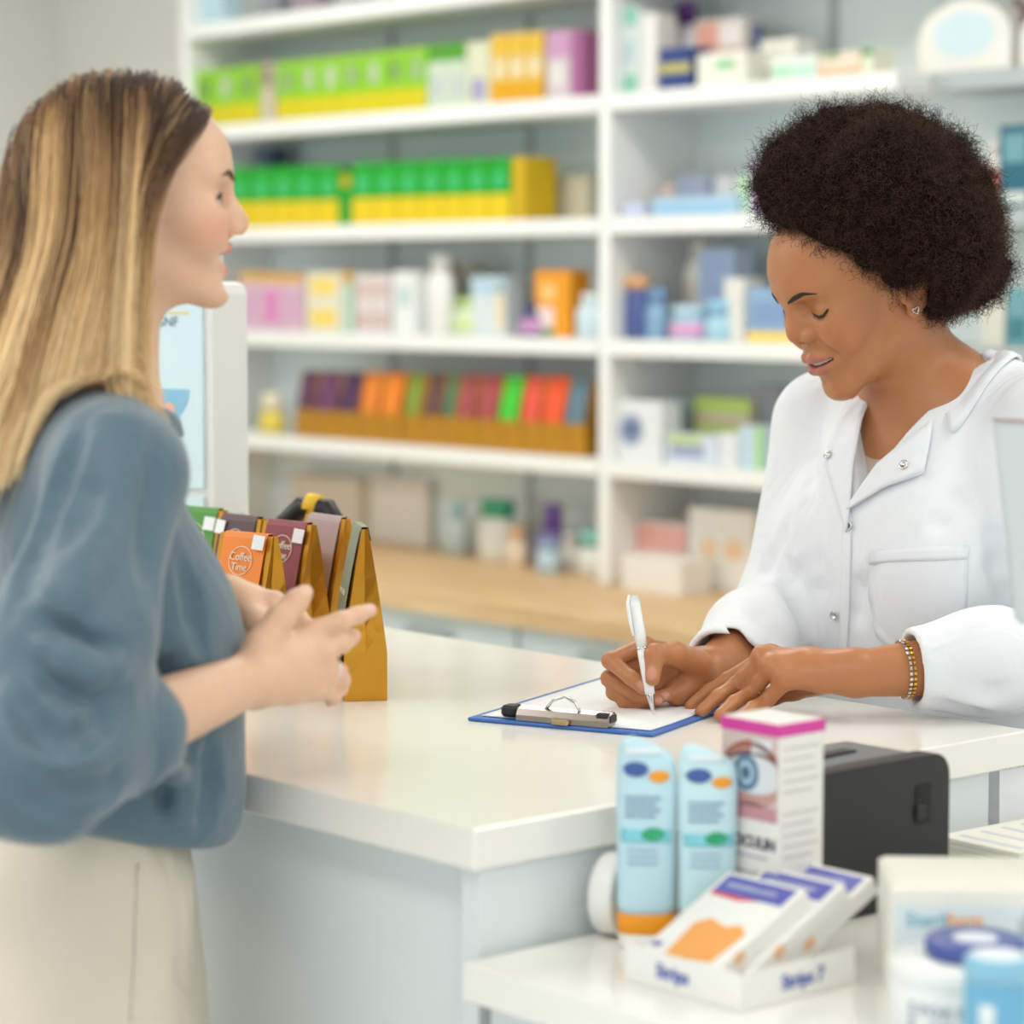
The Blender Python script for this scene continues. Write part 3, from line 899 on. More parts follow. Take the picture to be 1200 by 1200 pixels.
obj('iris_print', prism(ellipse_pts(-.036, zE + .001, .0145, .0155), -.0014, -.001), cmat('5d7f9f', .4), t)
obj('iris_print', prism(ellipse_pts(-.036, zE + .001, .0095, .0105), -.0017, -.0013), cmat('a9c6d6', .4), t)
obj('pupil_print', prism(ellipse_pts(-.036, zE + .001, .005, .0055), -.002, -.0016), cmat('54708a', .4), t)
eye_arc(zE - .004, .037, .033, math.radians(20), math.radians(165), .006, 'a8604f', -.0012, 'brow_print', -.03)
eye_arc(zE + .001, .035, .0195, math.radians(8), math.radians(172), .004, '6f4a52', -.0012, 'lash_print', -.028)
obj('pink_print', prism([(-.0652, hb * .572), (-.001, hb * .572), (-.001, hb * .63), (-.03, hb * .65), (-.0652, hb * .62)], -.0008, -.0004), cmat('c9929a', .4), t)
text('lettering', 'INOCULIN', .0135, cmat('5a5660', .5), t, (-.033, -.0007, hb * .47), squash=.95, bold=.0004)
for k, (a, b) in enumerate(((.41, .5), (.34, .45), (.28, .4))):
    plate('text_line', -.06 + .01 * k, -.012, hb * a - .0012, hb * a + .001, 0, cmat('b9b4bb', .5), t)
plate('price_sticker', -.03, -.008, hb * .86, hb * .92, -.0006, cmat('eaf0f4', .4), t)
for k in range(16):
    z = hb * (.18 + .047 * k)
    if k in (4, 10): continue
    obj('text_line', box_bm(-.0001, .0005, .006, .05 - .004 * (k % 3), z, z + .0014), cmat('c9c3c0', .5), t)
obj('small_mark', box_bm(-.0001, .0005, .006, .02, hb * .1, hb * .12), cmat('5a5660', .5), t)

# tray of plaster boxes
t = thing('display_tray', 'shallow white card tray holding plaster boxes on the desk', 'tray', W(1.37, 1.425, DT + .0005), ROT)
LU, LV, TH = .13, .132, .03
obj('tray_floor', box_bm(-LU, 0, 0, LV, 0, .0012), cmat('f2efe8', .5), t)
for a in ((-LU, 0, 0, .0012), (-LU, 0, LV - .0012, LV), (-LU, -LU + .0012, .0012, LV - .0012), (-.0012, 0, .0012, LV - .0012)):
    obj('tray_side', box_bm(a[0], a[1], a[2], a[3], .0012, TH if a[2] < .1 else .016), cmat('f3f1ec', .5), t)
text('lettering', 'Strips', .016, cmat('5a6cb8', .5), t, (-.075, -.0006, TH * .5), (math.pi / 2, 0, 0), bold=.0004)
text('lettering', 'Strips 7', .016, cmat('5a6cb8', .5), t, (.0006, .07, TH * .5), (math.pi / 2, 0, math.pi / 2), bold=.0004)
TILT = math.radians(26)


def plaster(label, y0, x0, col=True):
    bx_w, bx_l, bx_t = .088, .125, .016
    tt = thing('plaster_box', label, 'box', W(1.37, 1.425, DT) + (E1 * -x0) + E2 * y0 + Vector((0, 0, .0035)), ROT, 'plaster boxes in the card tray')
    tt.rotation_euler = Matrix.Rotation(ROT, 3, 'Z').to_euler()
    r = Matrix.Rotation(ROT, 4, 'Z') @ Matrix.Rotation(TILT, 4, 'X')
    tt.rotation_euler = r.to_euler()
    obj('carton', box_bm(-bx_w, 0, 0, bx_l, 0, bx_t, .001), cmat('f4f2ee', .4), tt)
    z = bx_t

    def pl(nm, pts, c):
        bm = bmesh.new()
        a = [bm.verts.new((x, y, z - .0001)) for x, y in pts]
        b = [bm.verts.new((x, y, z + .0006)) for x, y in pts]
        n = len(a)
        bm.faces.new(b); bm.faces.new(a[::-1])
        for i in range(n):
            bm.faces.new((a[i], a[(i + 1) % n], b[(i + 1) % n], b[i]))
        bmesh.ops.recalc_face_normals(bm, faces=bm.faces[:])
        obj(nm, bm, cmat(c, .4), tt)
    pl('orange_print', [(-.062, .012), (-.014, .018), (-.010, .058), (-.022, .066), (-.034, .060), (-.055, .066), (-.066, .056)], 'f6ab5a')
    pl('blue_print', [(-.082, .098), (-.006, .098), (-.006, .12), (-.082, .12)], '5d63b8')
    pl('red_print', [(-.082, .094), (-.05, .0925), (-.03, .0975), (-.082, .098)], 'e0586a')
    pl('white_print', [(-.075, .106), (-.02, .106), (-.02, .112), (-.075, .112)], 'b9bcdf')
    pl('small_logo', [(-.084, .02), (-.074, .02), (-.074, .026), (-.084, .026)], '8d86b8')
    obj('orange_print', box_bm(-.0001, .0006, .03, .042, .006, .016), cmat('f3c49a', .4), tt)
    return tt


plaster('plaster box with orange print leaning at the front of the card tray', .012, -.04)
plaster('plaster box with purple header leaning in the middle of the tray', .0495, -.032)
plaster('plaster box with purple header leaning at the back of the tray', .087, -.034)

# black label printer
t = thing('label_printer', 'black label printer with paper slot beside the eye box', 'printer', W(1.512, 1.845, DT + .0005), ROT)
pw, pdp, ph = .175, .105, .136
M_PTOP = mat('printer_grey_top', '6d7173', .35, var=.05)
prof = [(-pw, .012), (-pw, ph - .004), (-pw + .004, ph)] + [(-.022 + .022 * math.sin(a), ph - .022 + .022 * math.cos(a)) for a in [math.pi / 2 * k / 6 for k in range(7)]] + [(0, .012), (-.006, .004), (-pw + .006, .004)]


def px(outl, u0, u1):
    """outline in (v, z), extruded along the printer's depth (local -x is +u)"""
    bm = bmesh.new()
    a = [bm.verts.new((-u0, v, z)) for v, z in outl]
    b = [bm.verts.new((-u1, v, z)) for v, z in outl]
    n = len(a)
    bm.faces.new(a); bm.faces.new(b[::-1])
    for i in range(n):
        bm.faces.new((a[i], a[(i + 1) % n], b[(i + 1) % n], b[i]))
    bmesh.ops.recalc_face_normals(bm, faces=bm.faces[:])
    return bm


obj('front_shell', px(prof, 0, .022), M_BLACK, t)
prof2 = [(-pw + .003, .01), (-pw + .003, ph - .004), (-.05, ph - .002), (-.024, ph - .002), (-.012, ph - .008), (-.004, ph - .02), (-.003, .01)]
obj('rear_shell', px(prof2, .022, pdp), M_PTOP, t)
obj('paper_slot', box_bm(-.075, -.06, -.16, -.06, ph - .004, ph - .0005), M_BLACK, t)
obj('latch_recess', box_bm(-.0002, .001, -.048, -.027, ph - .062, ph - .026, .0005), mat('deep_black', '080808', .6, var=0), t)
obj('latch', box_bm(0, .003, -.048, -.034, ph - .058, ph - .045, .001), M_BLACK, t)
obj('foot_strip', box_bm(-pdp + .01, -.006, -pw + .01, -.01, 0, .0045), mat('deep_black', '080808', .6, var=0), t)

# tape ring behind the bottles
q = at_z(704, 1080, DT)
t = thing('tape_roll', 'white round tape dispenser half hidden behind the lotion bottle', 'tape dispenser', (q.x + .012, q.y - .045, DT + .0005), ROT + math.pi / 2 + .35)
prof = [(.022, -.011), (.034, -.011), (.0355, -.008), (.0355, .008), (.034, .011), (.022, .011)]
n = 40
bm = bmesh.new()
R = [[bm.verts.new((r * math.cos(2 * math.pi * k / n), y, .0355 + r * math.sin(2 * math.pi * k / n))) for k in range(n)] for r, y in prof]
for i in range(len(R)):
    for k in range(n):
        bm.faces.new((R[i][k], R[i][(k + 1) % n], R[(i + 1) % len(R)][(k + 1) % n], R[(i + 1) % len(R)][k]))
bmesh.ops.recalc_face_normals(bm, faces=bm.faces[:])
obj('ring', bm, cmat('ecebe6', .35), t, smooth=True)
obj('cutter', box_bm(.012, .03, -.0115, -.004, .006, .024, .001), M_BLACK, t)
obj('hub', lathe([(.012, -.009), (.0225, -.009), (.0225, .009), (.012, .009)], 28), cmat('dfe0dd', .4), t, (0, 0, .0355), (math.pi / 2, 0, 0))

# white carton with a hand print
q = at_y(1043, 1100, 2.0)
t = thing('glove_box', 'white box with blue and orange lettering and a printed hand', 'box', (q.x, q.y, DT + .0005), math.radians(-3))
bw, bd, bh = .135, .115, .09
obj('carton', box_bm(0, bw, 0, bd, 0, bh, .003, seg=2), cmat('f1eee4', .45), t)
obj('top_flap', box_bm(.004, bw - .004, .02, bd - .002, bh - .0005, bh + .0015, .0005), cmat('f3f0e2', .45), t)
plate('front_print', .003, bw - .003, .004, bh - .012, 0, cmat('dfe9ec', .4), t)
text('lettering', 'Steril', .0155, cmat('8fc0d2', .5), t, (.028, -.0008, bh * .73), bold=.0004)
text('lettering', 'form', .0145, cmat('f4b98a', .5), t, (.058, -.0008, bh * .73), bold=.0006)
text('lettering', 'Gel', .0145, cmat('8fc0d2', .5), t, (.042, -.0008, bh * .55), bold=.0004)
hand = []
hx, hz = .098, bh * .34
hand_pts = [(0, 0), (.006, -.004), (.016, -.004), (.022, .002), (.024, .014), (.031, .022), (.029, .026), (.022, .021), (.021, .04), (.0175, .041), (.0165, .026), (.0155, .046), (.0118, .047), (.0108, .027), (.0098, .044), (.0063, .0445), (.0058, .026), (.0046, .038), (.0015, .038), (.001, .02)]
obj('hand_print', prism([(hx + a, hz + b) for a, b in hand_pts], -.0012, -.0005), cmat('b9c4cc', .5), t)

# white tin, blue disc, light-blue jar
q = at_y(1132, 1150, 1.925)
t = thing('white_tin', 'round white tin with grey lettering beside the white box', 'tin', (q.x, q.y, DT + .0005), 0)
rt, ht = .0585, .055
obj('tin_body', lathe([(0, 0), (rt * .97, 0), (rt, .003), (rt, ht * .7), (rt * .985, ht * .72), (rt * .985, ht * .76), (rt, ht * .78), (rt, ht - .003), (rt * .97, ht), (0, ht)], 48), cmat('eef1f0', .35), t, smooth=True)
for row, (zz, s) in enumerate(((ht * .48, 'SPORT TAPE'), (ht * .28, '5 cm x 10 m'))):
    for k, ch in enumerate(s):
        if ch == ' ': continue
        a = math.radians(-90 - 52 + k * 9.5)
        text('lettering', ch, .0125, cmat('9aa7b6', .5), t, (math.cos(a) * (rt + .0004), math.sin(a) * (rt + .0004), zz), (math.pi / 2, 0, a + math.pi / 2), bold=.0004)
q2 = (q.x + .008, q.y + .008, DT + .0005 + ht + .0004)
t = thing('blue_lid_tin', 'flat navy blue round tin lying on the white tin', 'tin', q2, 0)
obj('tin_body', lathe([(0, 0), (.037, 0), (.038, .002), (.038, .011), (.036, .013), (.02, .0125), (0, .0125)], 40), cmat('47589f', .3), t, smooth=True)
obj('white_emblem', lathe([(0, .0124), (.017, .0124), (.017, .0135), (0, .0135)], 28), cmat('e3e6f2', .35), t)
q = at_y(1168, 1200, 1.815)
t = thing('blue_jar', 'light blue round jar with white lid at the frame corner', 'jar', (q.x, q.y, DT + .0005), 0)
rj = .0235
obj('jar_body', lathe([(0, 0), (rj * .95, 0), (rj, .003), (rj, .066), (rj * .97, .068)], 32), cmat('6fb3d6', .3), t, smooth=True)
obj('lid', lathe([(rj * .97, .068), (rj * 1.02, .069), (rj * 1.02, .082), (rj * .95, .0855), (0, .0855)], 32), cmat('8cc4de', .3), t, smooth=True)
obj('lid_disc', lathe([(0, .0854), (rj * .8, .0854), (rj * .8, .0866), (0, .0866)], 32), cmat('e9f0f6', .4), t)
for a0, c, z0, z1 in ((-125, 'f2c21a', .006, .03), (-90, '58a86a', .002, .03), (-118, 'e6f0ee', .034, .055)):
    V, Fc = [], []
    for j in range(2):
        for i in range(9):
            a = math.radians(a0 - 14 + i * 3.5)
            V.append((math.cos(a) * (rj + .0006), math.sin(a) * (rj + .0006), z0 + (z1 - z0) * j))
    Fc = [(i, i + 1, i + 10, i + 9) for i in range(8)]
    o = mesh_from('printed_label', V, Fc, cmat(c, .4), t)
    o.modifiers.new('thick', 'SOLIDIFY').thickness = .0005

# paper stack, grey tray edge, perforated strip, monitor at the right
t = thing('paper_pad', 'thick pad of white printed forms on the desk beside the printer', 'paper pad', W(1.5, 1.93, DT + .0005), ROT - .05)
for k in range(6):
    obj('sheet_block', box_bm(-.105 + .001 * (k % 2), 0, .002 * (k % 3), .2 + .002 * (k % 2), .005 * k, .005 * k + .0046), cmat('efece2', .6), t)
for k in range(5):
    obj('printed_rule', box_bm(-.09, -.012, .02 + k * .03, .026 + k * .03, .0296, .0301), cmat('d5d7e4', .6), t)
t = thing('document_tray', 'low grey translucent tray lying in front of the paper pad', 'tray', at_z(1160, 1062, DT) + Vector((0, 0, .0005)), math.radians(-8))
obj('tray_shell', box_bm(-.045, .14, -.02, .06, 0, .03, .008, seg=3), mat('smoke_plastic', '9aa0a0', .25, var=.03, trans=.0), t)
obj('tray_lip', box_bm(-.04, .135, -.016, .056, .0285, .0315, .001), mat('smoke_plastic_light', 'c6caca', .25, var=.03), t)
t = thing('perforated_strip', 'white perforated label strip leaning against the counter end', 'label strip', W(1.632, 2.075, DT + .0012), ROT)
bm = bmesh.new()
obj('strip', box_bm(-.004, -.003, 0, .075, 0, .1), cmat('eceef2', .5), t).rotation_euler = (0, -.02, 0)
for k in range(7):
    obj('perforation', box_bm(-.0032, -.0024, .05, .056, .006 + k * .0135, .012 + k * .0135), cmat('7d8088', .6), t)
text('lettering', 'SUPERIOR', .011, cmat('6f93b0', .5), t, (-.0026, .03, .075), (math.pi / 2, 0, math.pi / 2), bold=.0002)

q = at_y(1160, 497, 2.2)
q1 = at_y(1186, 735, 2.2)
t = thing('monitor', 'pale grey monitor cut by the right frame edge, turned away', 'monitor', (q.x + .16, 2.2, DT + .0005), math.radians(-12))
zt_, zb_ = q.z - DT, q1.z - DT
bm = bmesh.new()
L = [(-.155, zt_), (.22, zt_ - .006), (.22, zb_ - .02), (-.155 + (q1.x - q.x), zb_)]
obj('back_shell', prism(L, -.008, .012, .003), mat('monitor_grey', 'cfd5d6', .45, var=.02), t)
obj('bezel_edge', prism([(-.155, zt_ + .0025), (.22, zt_ - .0035), (.22, zt_ - .006), (-.155, zt_)], -.006, .012), cmat('b79a98', .4), t)
obj('stand_neck', box_bm(.05, .09, .012, .03, .01, zb_ + .08, .003), M_GREYM, t)
obj('stand_foot', box_bm(-.02, .16, -.05, .09, 0, .012, .004), M_GREYM, t)
# white domed dispensers on the recessed upper shelf
for i, (a, b, yt) in enumerate(((1072, 1180, 0), (1190, 1290, 2))):
    uc, w, h = slot(a, b, yt, z4, VG)
    t = thing('domed_case', ['white domed case with pale blue print and brown handle, above the hair', 'white domed case with brown handle cut by the frame edge'][i], 'case', W(uc, VG, z4 + .0005), ROT, 'domed cases')
    pts = [(-w / 2, 0), (w / 2, 0)] + [(w / 2 * math.cos(a_) * (1 if True else 1), h * .45 + h * .55 * math.sin(a_)) for a_ in [math.pi * k / 14 for k in range(15)]]
    obj('shell', prism(pts, 0, .09), cmat('e9e8e0', .4), t)
    obj('blue_print', prism(ellipse_pts(0, h * .52, w * .33, h * .32), -.0008, .0002), cmat('cfe2ea', .4), t)
    for sgn in (-1, 1):
        obj('handle_tip', tube([(sgn * w * .5, .045, h * .6), (sgn * w * .49, .045, h * .85), (sgn * w * .38, .045, h * .96)], .008, 8), cmat('6f4b3f', .5), t, smooth=True)

# ================================================================== smooth implicit surfaces for figures and cloth
def _v(p): return np.array(tuple(p), dtype=np.float64)


class Cap:
    """capsule whose radius runs from r1 to r2; flat=(axis, s) squeezes it along an axis"""
    def __init__(s, a, b, r1, r2=None, flat=None):
        s.a, s.b = _v(a), _v(b)
        s.r1, s.r2 = r1, r1 if r2 is None else r2
        s.flat = None
        if flat:
            n = _v(flat[0]); n = n / np.linalg.norm(n)
            s.flat = (n, 1 / flat[1] - 1)
        s.c = (s.a + s.b) / 2
        s.R = np.linalg.norm(s.b - s.a) / 2 + max(s.r1, s.r2) * 1.05

    def d(s, P):
        ba = s.b - s.a
        pa = P - s.a
        t = np.clip(pa @ ba / max(ba @ ba, 1e-12), 0, 1)
        q = pa - t[:, None] * ba
        r = s.r1 + (s.r2 - s.r1) * t
        if s.flat is None:
            return np.sqrt(np.einsum('ij,ij->i', q, q)) - r
        n, k = s.flat
        q = q + np.outer(q @ n, n) * k
        L = np.sqrt(np.einsum('ij,ij->i', q, q)) + 1e-9
        g = q + np.outer(q @ n, n) * k
        G = np.sqrt(np.einsum('ij,ij->i', g, g)) + 1e-9
        return L * (L - r) / G


class Ell:
    """ellipsoid; M rows are its axes"""
    def __init__(s, c, r, M=None):
        s.c, s.r = _v(c), _v(r)
        s.M = None if M is None else np.array(M, dtype=np.float64)
        s.R = float(max(s.r))

    def d(s, P):
        q = P - s.c
        if s.M is not None: q = q @ s.M.T
        a = q / s.r
        k0 = np.sqrt(np.einsum('ij,ij->i', a, a)) + 1e-9
        b = a / s.r
        k1 = np.sqrt(np.einsum('ij,ij->i', b, b)) + 1e-9
        return k0 * (k0 - 1) / k1


class Half:
    """half space below the plane through c with normal n"""
    def __init__(s, c, n):
        s.c, s.n = _v(c), _v(n) / np.linalg.norm(_v(n))
        s.R = 1e3

    def d(s, P): return (P - s.c) @ s.n


class Box:
    def __init__(s, c, h, M=None, r=0.0):
        s.c, s.h = _v(c), _v(h)
        s.M = None if M is None else np.array(M, dtype=np.float64)
        s.r = r
        s.R = float(np.linalg.norm(s.h)) + r

    def d(s, P):
        q = P - s.c
        if s.M is not None: q = q @ s.M.T
        q = np.abs(q) - s.h
        return np.linalg.norm(np.maximum(q, 0), axis=1) + np.minimum(q.max(axis=1), 0) - s.r


class Field:
    """ordered list of smooth unions (+), cuts (-) and intersections (&)"""
    FAR = 0.12

    def __init__(s): s.ops = []; s.mirror = False; s.X = None; s.disp = None

    def add(s, p, k=0.01): s.ops.append(('+', p, k)); return s
    def cut(s, p, k=0.01): s.ops.append(('-', p, k)); return s
    def clip(s, p, k=0.01): s.ops.append(('&', p, k)); return s

    def chain(s, pts, rads, k=0.01, flat=None, op='+'):
        for i in range(len(pts) - 1):
            s.ops.append((op, Cap(pts[i], pts[i + 1], rads[i], rads[i + 1], flat), k))
        return s

    def bound(s):
        if s.X is None and not s.ops: return np.zeros(3), 0.0
        lo = np.full(3, 1e9); hi = -lo
        for o, p, k in s.ops:
            if o == '+' and p.R < 50:
                lo = np.minimum(lo, p.c - p.R); hi = np.maximum(hi, p.c + p.R)
                if s.mirror:
                    lo[1] = min(lo[1], -hi[1]); hi[1] = max(hi[1], -lo[1])
        return lo, hi

    def place(s, M, o):
        """rigid placement: M rows are the local axes in world, o the origin"""
        s.X = (np.array(M, dtype=np.float64), _v(o))
        lo, hi = s.bound()
        cl = (lo + hi) / 2
        s.c = cl @ s.X[0] + s.X[1]
        s.R = float(np.linalg.norm(hi - lo) / 2)
        return s

    def d(s, P):
        if s.X is not None: P = (P - s.X[1]) @ s.X[0].T
        if s.mirror:
            P = P.copy(); P[:, 1] = np.abs(P[:, 1])
        D = np.full(len(P), s.FAR)
        if len(P) == 0: return D
        bc = (P.min(0) + P.max(0)) / 2
        br = np.linalg.norm(P.max(0) - P.min(0)) / 2
        for o, p, k in s.ops:
            if p.R < 50:
                lb = np.linalg.norm(bc - p.c) - br - p.R
                if s.mirror and False: pass
                if o != '&' and lb > s.FAR + k: continue
            e = p.d(P)
            if o == '+':
                h = np.maximum(k - np.abs(D - e), 0) / k
                D = np.minimum(D, e) - h * h * k * 0.25
            else:
                if o == '-': e = -e
                h = np.maximum(k - np.abs(D - e), 0) / k
                D = np.maximum(D, e) + h * h * k * 0.25
        if s.disp is not None: D = D + s.disp(P)
        return D


def mesh_field(F, lo, hi, h, B=8):
    """surface nets on a sparse set of blocks of B^3 cells of size h"""
    lo, hi = _v(lo), _v(hi)
    MU = 4 if h < .0036 else 2 if h < .0075 else 1
    S = MU * B                                   # cells per coarse block
    Field.FAR = .12
    n0 = np.ceil((hi - lo) / (h * S)).astype(int)
    NX = int(n0.max() * S + 4)
    fine = np.array([(i, j, k) for i in range(MU) for j in range(MU) for k in range(MU)]) * B
    loc = np.stack(np.meshgrid(*[np.arange(B + 1)] * 3, indexing='ij'), -1).reshape(-1, 3)
    coarse = np.stack(np.meshgrid(*[np.arange(n) for n in n0], indexing='ij'), -1).reshape(-1, 3) * S
    cen = lo + (coarse + S / 2) * h
    rad0 = S * h * 0.866
    dc = np.array([F.d(c[None])[0] for c in cen]) if len(cen) < 6000 else F.d(cen)
    keep = np.abs(dc) < min(rad0 * 1.35, F.FAR * 0.999)
    VID, VP, Q = [], [], []
    edges = []
    for d_ in range(3):
        for a in range(2):
            for b in range(2):
                o = [0, 0, 0]; o[(d_ + 1) % 3] = a; o[(d_ + 2) % 3] = b
                e = list(o); e[d_] = 1
                edges.append((tuple(o), tuple(e), d_))
    for c in coarse[keep]:
        bl = c + fine
        bc = lo + (bl + B / 2) * h
        Field.FAR = max(.04, B * h * 2)
        db = F.d(bc)
        bl = bl[np.abs(db) < B * h * 0.866 * 1.4]
        if len(bl) == 0: continue
        idx = (bl[:, None, :] + loc[None]).reshape(-1, 3)
        D = F.d(lo + idx * h).reshape(len(bl), B + 1, B + 1, B + 1)
        sgn = D < 0
        cnt = np.zeros((len(bl), B, B, B), np.int16)
        acc = np.zeros((len(bl), B, B, B, 3))
        for o, e, d_ in edges:
            sl0 = (slice(None),) + tuple(slice(x, x + B) for x in o)
            sl1 = (slice(None),) + tuple(slice(x, x + B) for x in e)
            a, b = D[sl0], D[sl1]
            m = (a < 0) != (b < 0)
            t = np.where(m, a / np.where(m, a - b, 1), 0)
            cnt += m
            for ax in range(3):
                acc[..., ax] += np.where(m, o[ax] + (t if ax == d_ else 0), 0)
        act = cnt > 0
        ii = np.argwhere(act)
        if len(ii) == 0: continue
        cell = bl[ii[:, 0]] + ii[:, 1:]
        VID.append((cell[:, 0] * NX + cell[:, 1]) * NX + cell[:, 2])
        VP.append(lo + (cell + acc[act] / cnt[act][:, None]) * h)
        for d_ in range(3):
            a = D[:, :B, :B, :B]
            sl = [slice(0, B)] * 3; sl[d_] = slice(1, B + 1)
            b = D[(slice(None),) + tuple(sl)]
            for inside in (True, False):
                m = (a < 0) & (b >= 0) if inside else (a >= 0) & (b < 0)
                jj = np.argwhere(m)
                if len(jj) == 0: continue
                cc = bl[jj[:, 0]] + jj[:, 1:]
                p, q = (d_ + 1) % 3, (d_ + 2) % 3
                ep = np.zeros(3, int); ep[p] = 1
                eq = np.zeros(3, int); eq[q] = 1
                cs = [cc, cc - ep, cc - ep - eq, cc - eq]
                if not inside: cs = cs[::-1]
                Q.append(np.stack([(x[:, 0] * NX + x[:, 1]) * NX + x[:, 2] for x in cs], 1))
    Field.FAR = .12
    VID = np.concatenate(VID); VP = np.concatenate(VP); Q = np.concatenate(Q)
    VID, first = np.unique(VID, return_index=True)
    VP = VP[first]
    pos = np.searchsorted(VID, Q)
    pos = np.minimum(pos, len(VID) - 1)
    ok = (VID[pos] == Q).all(1)
    return VP, pos[ok]


def smooth_verts(V, Q, n=1, lam=0.5):
    for _ in range(n):
        acc = np.zeros_like(V); cnt = np.zeros(len(V))
        for a, b in ((0, 1), (1, 2), (2, 3), (3, 0)):
            np.add.at(acc, Q[:, a], V[Q[:, b]]); np.add.at(acc, Q[:, b], V[Q[:, a]])
            np.add.at(cnt, Q[:, a], 1); np.add.at(cnt, Q[:, b], 1)
        V = V + lam * (acc / np.maximum(cnt, 1)[:, None] - V)
    return V


def field_obj(name, F, lo, hi, h, m, parent, smooth=0, tint=None, label=None):
    V, Q = mesh_field(F, lo, hi, h)
    # drop loose crumbs: keep the islands that hold at least 2 % of the faces
    if smooth: V = smooth_verts(V, Q, smooth)
    me = bpy.data.meshes.new(name)
    me.vertices.add(len(V)); me.vertices.foreach_set('co', V.astype(np.float32).ravel())
    me.loops.add(Q.size); me.loops.foreach_set('vertex_index', Q.astype(np.int32).ravel())
    me.polygons.add(len(Q)); me.polygons.foreach_set('loop_start', np.arange(0, Q.size, 4, dtype=np.int32))
    me.update(calc_edges=True)
    if tint is not None:
        at = me.color_attributes.new('tint', 'FLOAT_COLOR', 'POINT')
        c = np.ones((len(V), 4), np.float32); c[:, :3] = tint(V)
        at.data.foreach_set('color', c.ravel())
    o = obj(name, me, m, parent, smooth=True, label=label)
    return o


def trace(F, o, d, tmax=8.0, t0=0.5, off=0.0):
    """first point of the field surface along rays; returns points and normals"""
    o, d = np.asarray(o, float), np.asarray(d, float)
    d = d / np.linalg.norm(d, axis=1)[:, None]
    t = np.full(len(o), t0)
    for _ in range(90):
        e = np.array([F.d((o[i] + d[i] * t[i])[None])[0] for i in range(len(o))]) if False else F.d(o + d * t[:, None])
        t = np.minimum(t + 0.8 * np.maximum(e - off, -0.01), tmax)
    p = o + d * t[:, None]
    n = np.zeros_like(p)
    for a in range(3):
        e = np.zeros(3); e[a] = 0.0015
        n[:, a] = F.d(p + e) - F.d(p - e)
    n /= np.linalg.norm(n, axis=1)[:, None] + 1e-9
    return p, n

# ================================================================== heads (local frame: x to the nose, y to her left, z up, origin between the ears; millimetres)
def _m(*p): return tuple(x / 1000.0 for x in p)


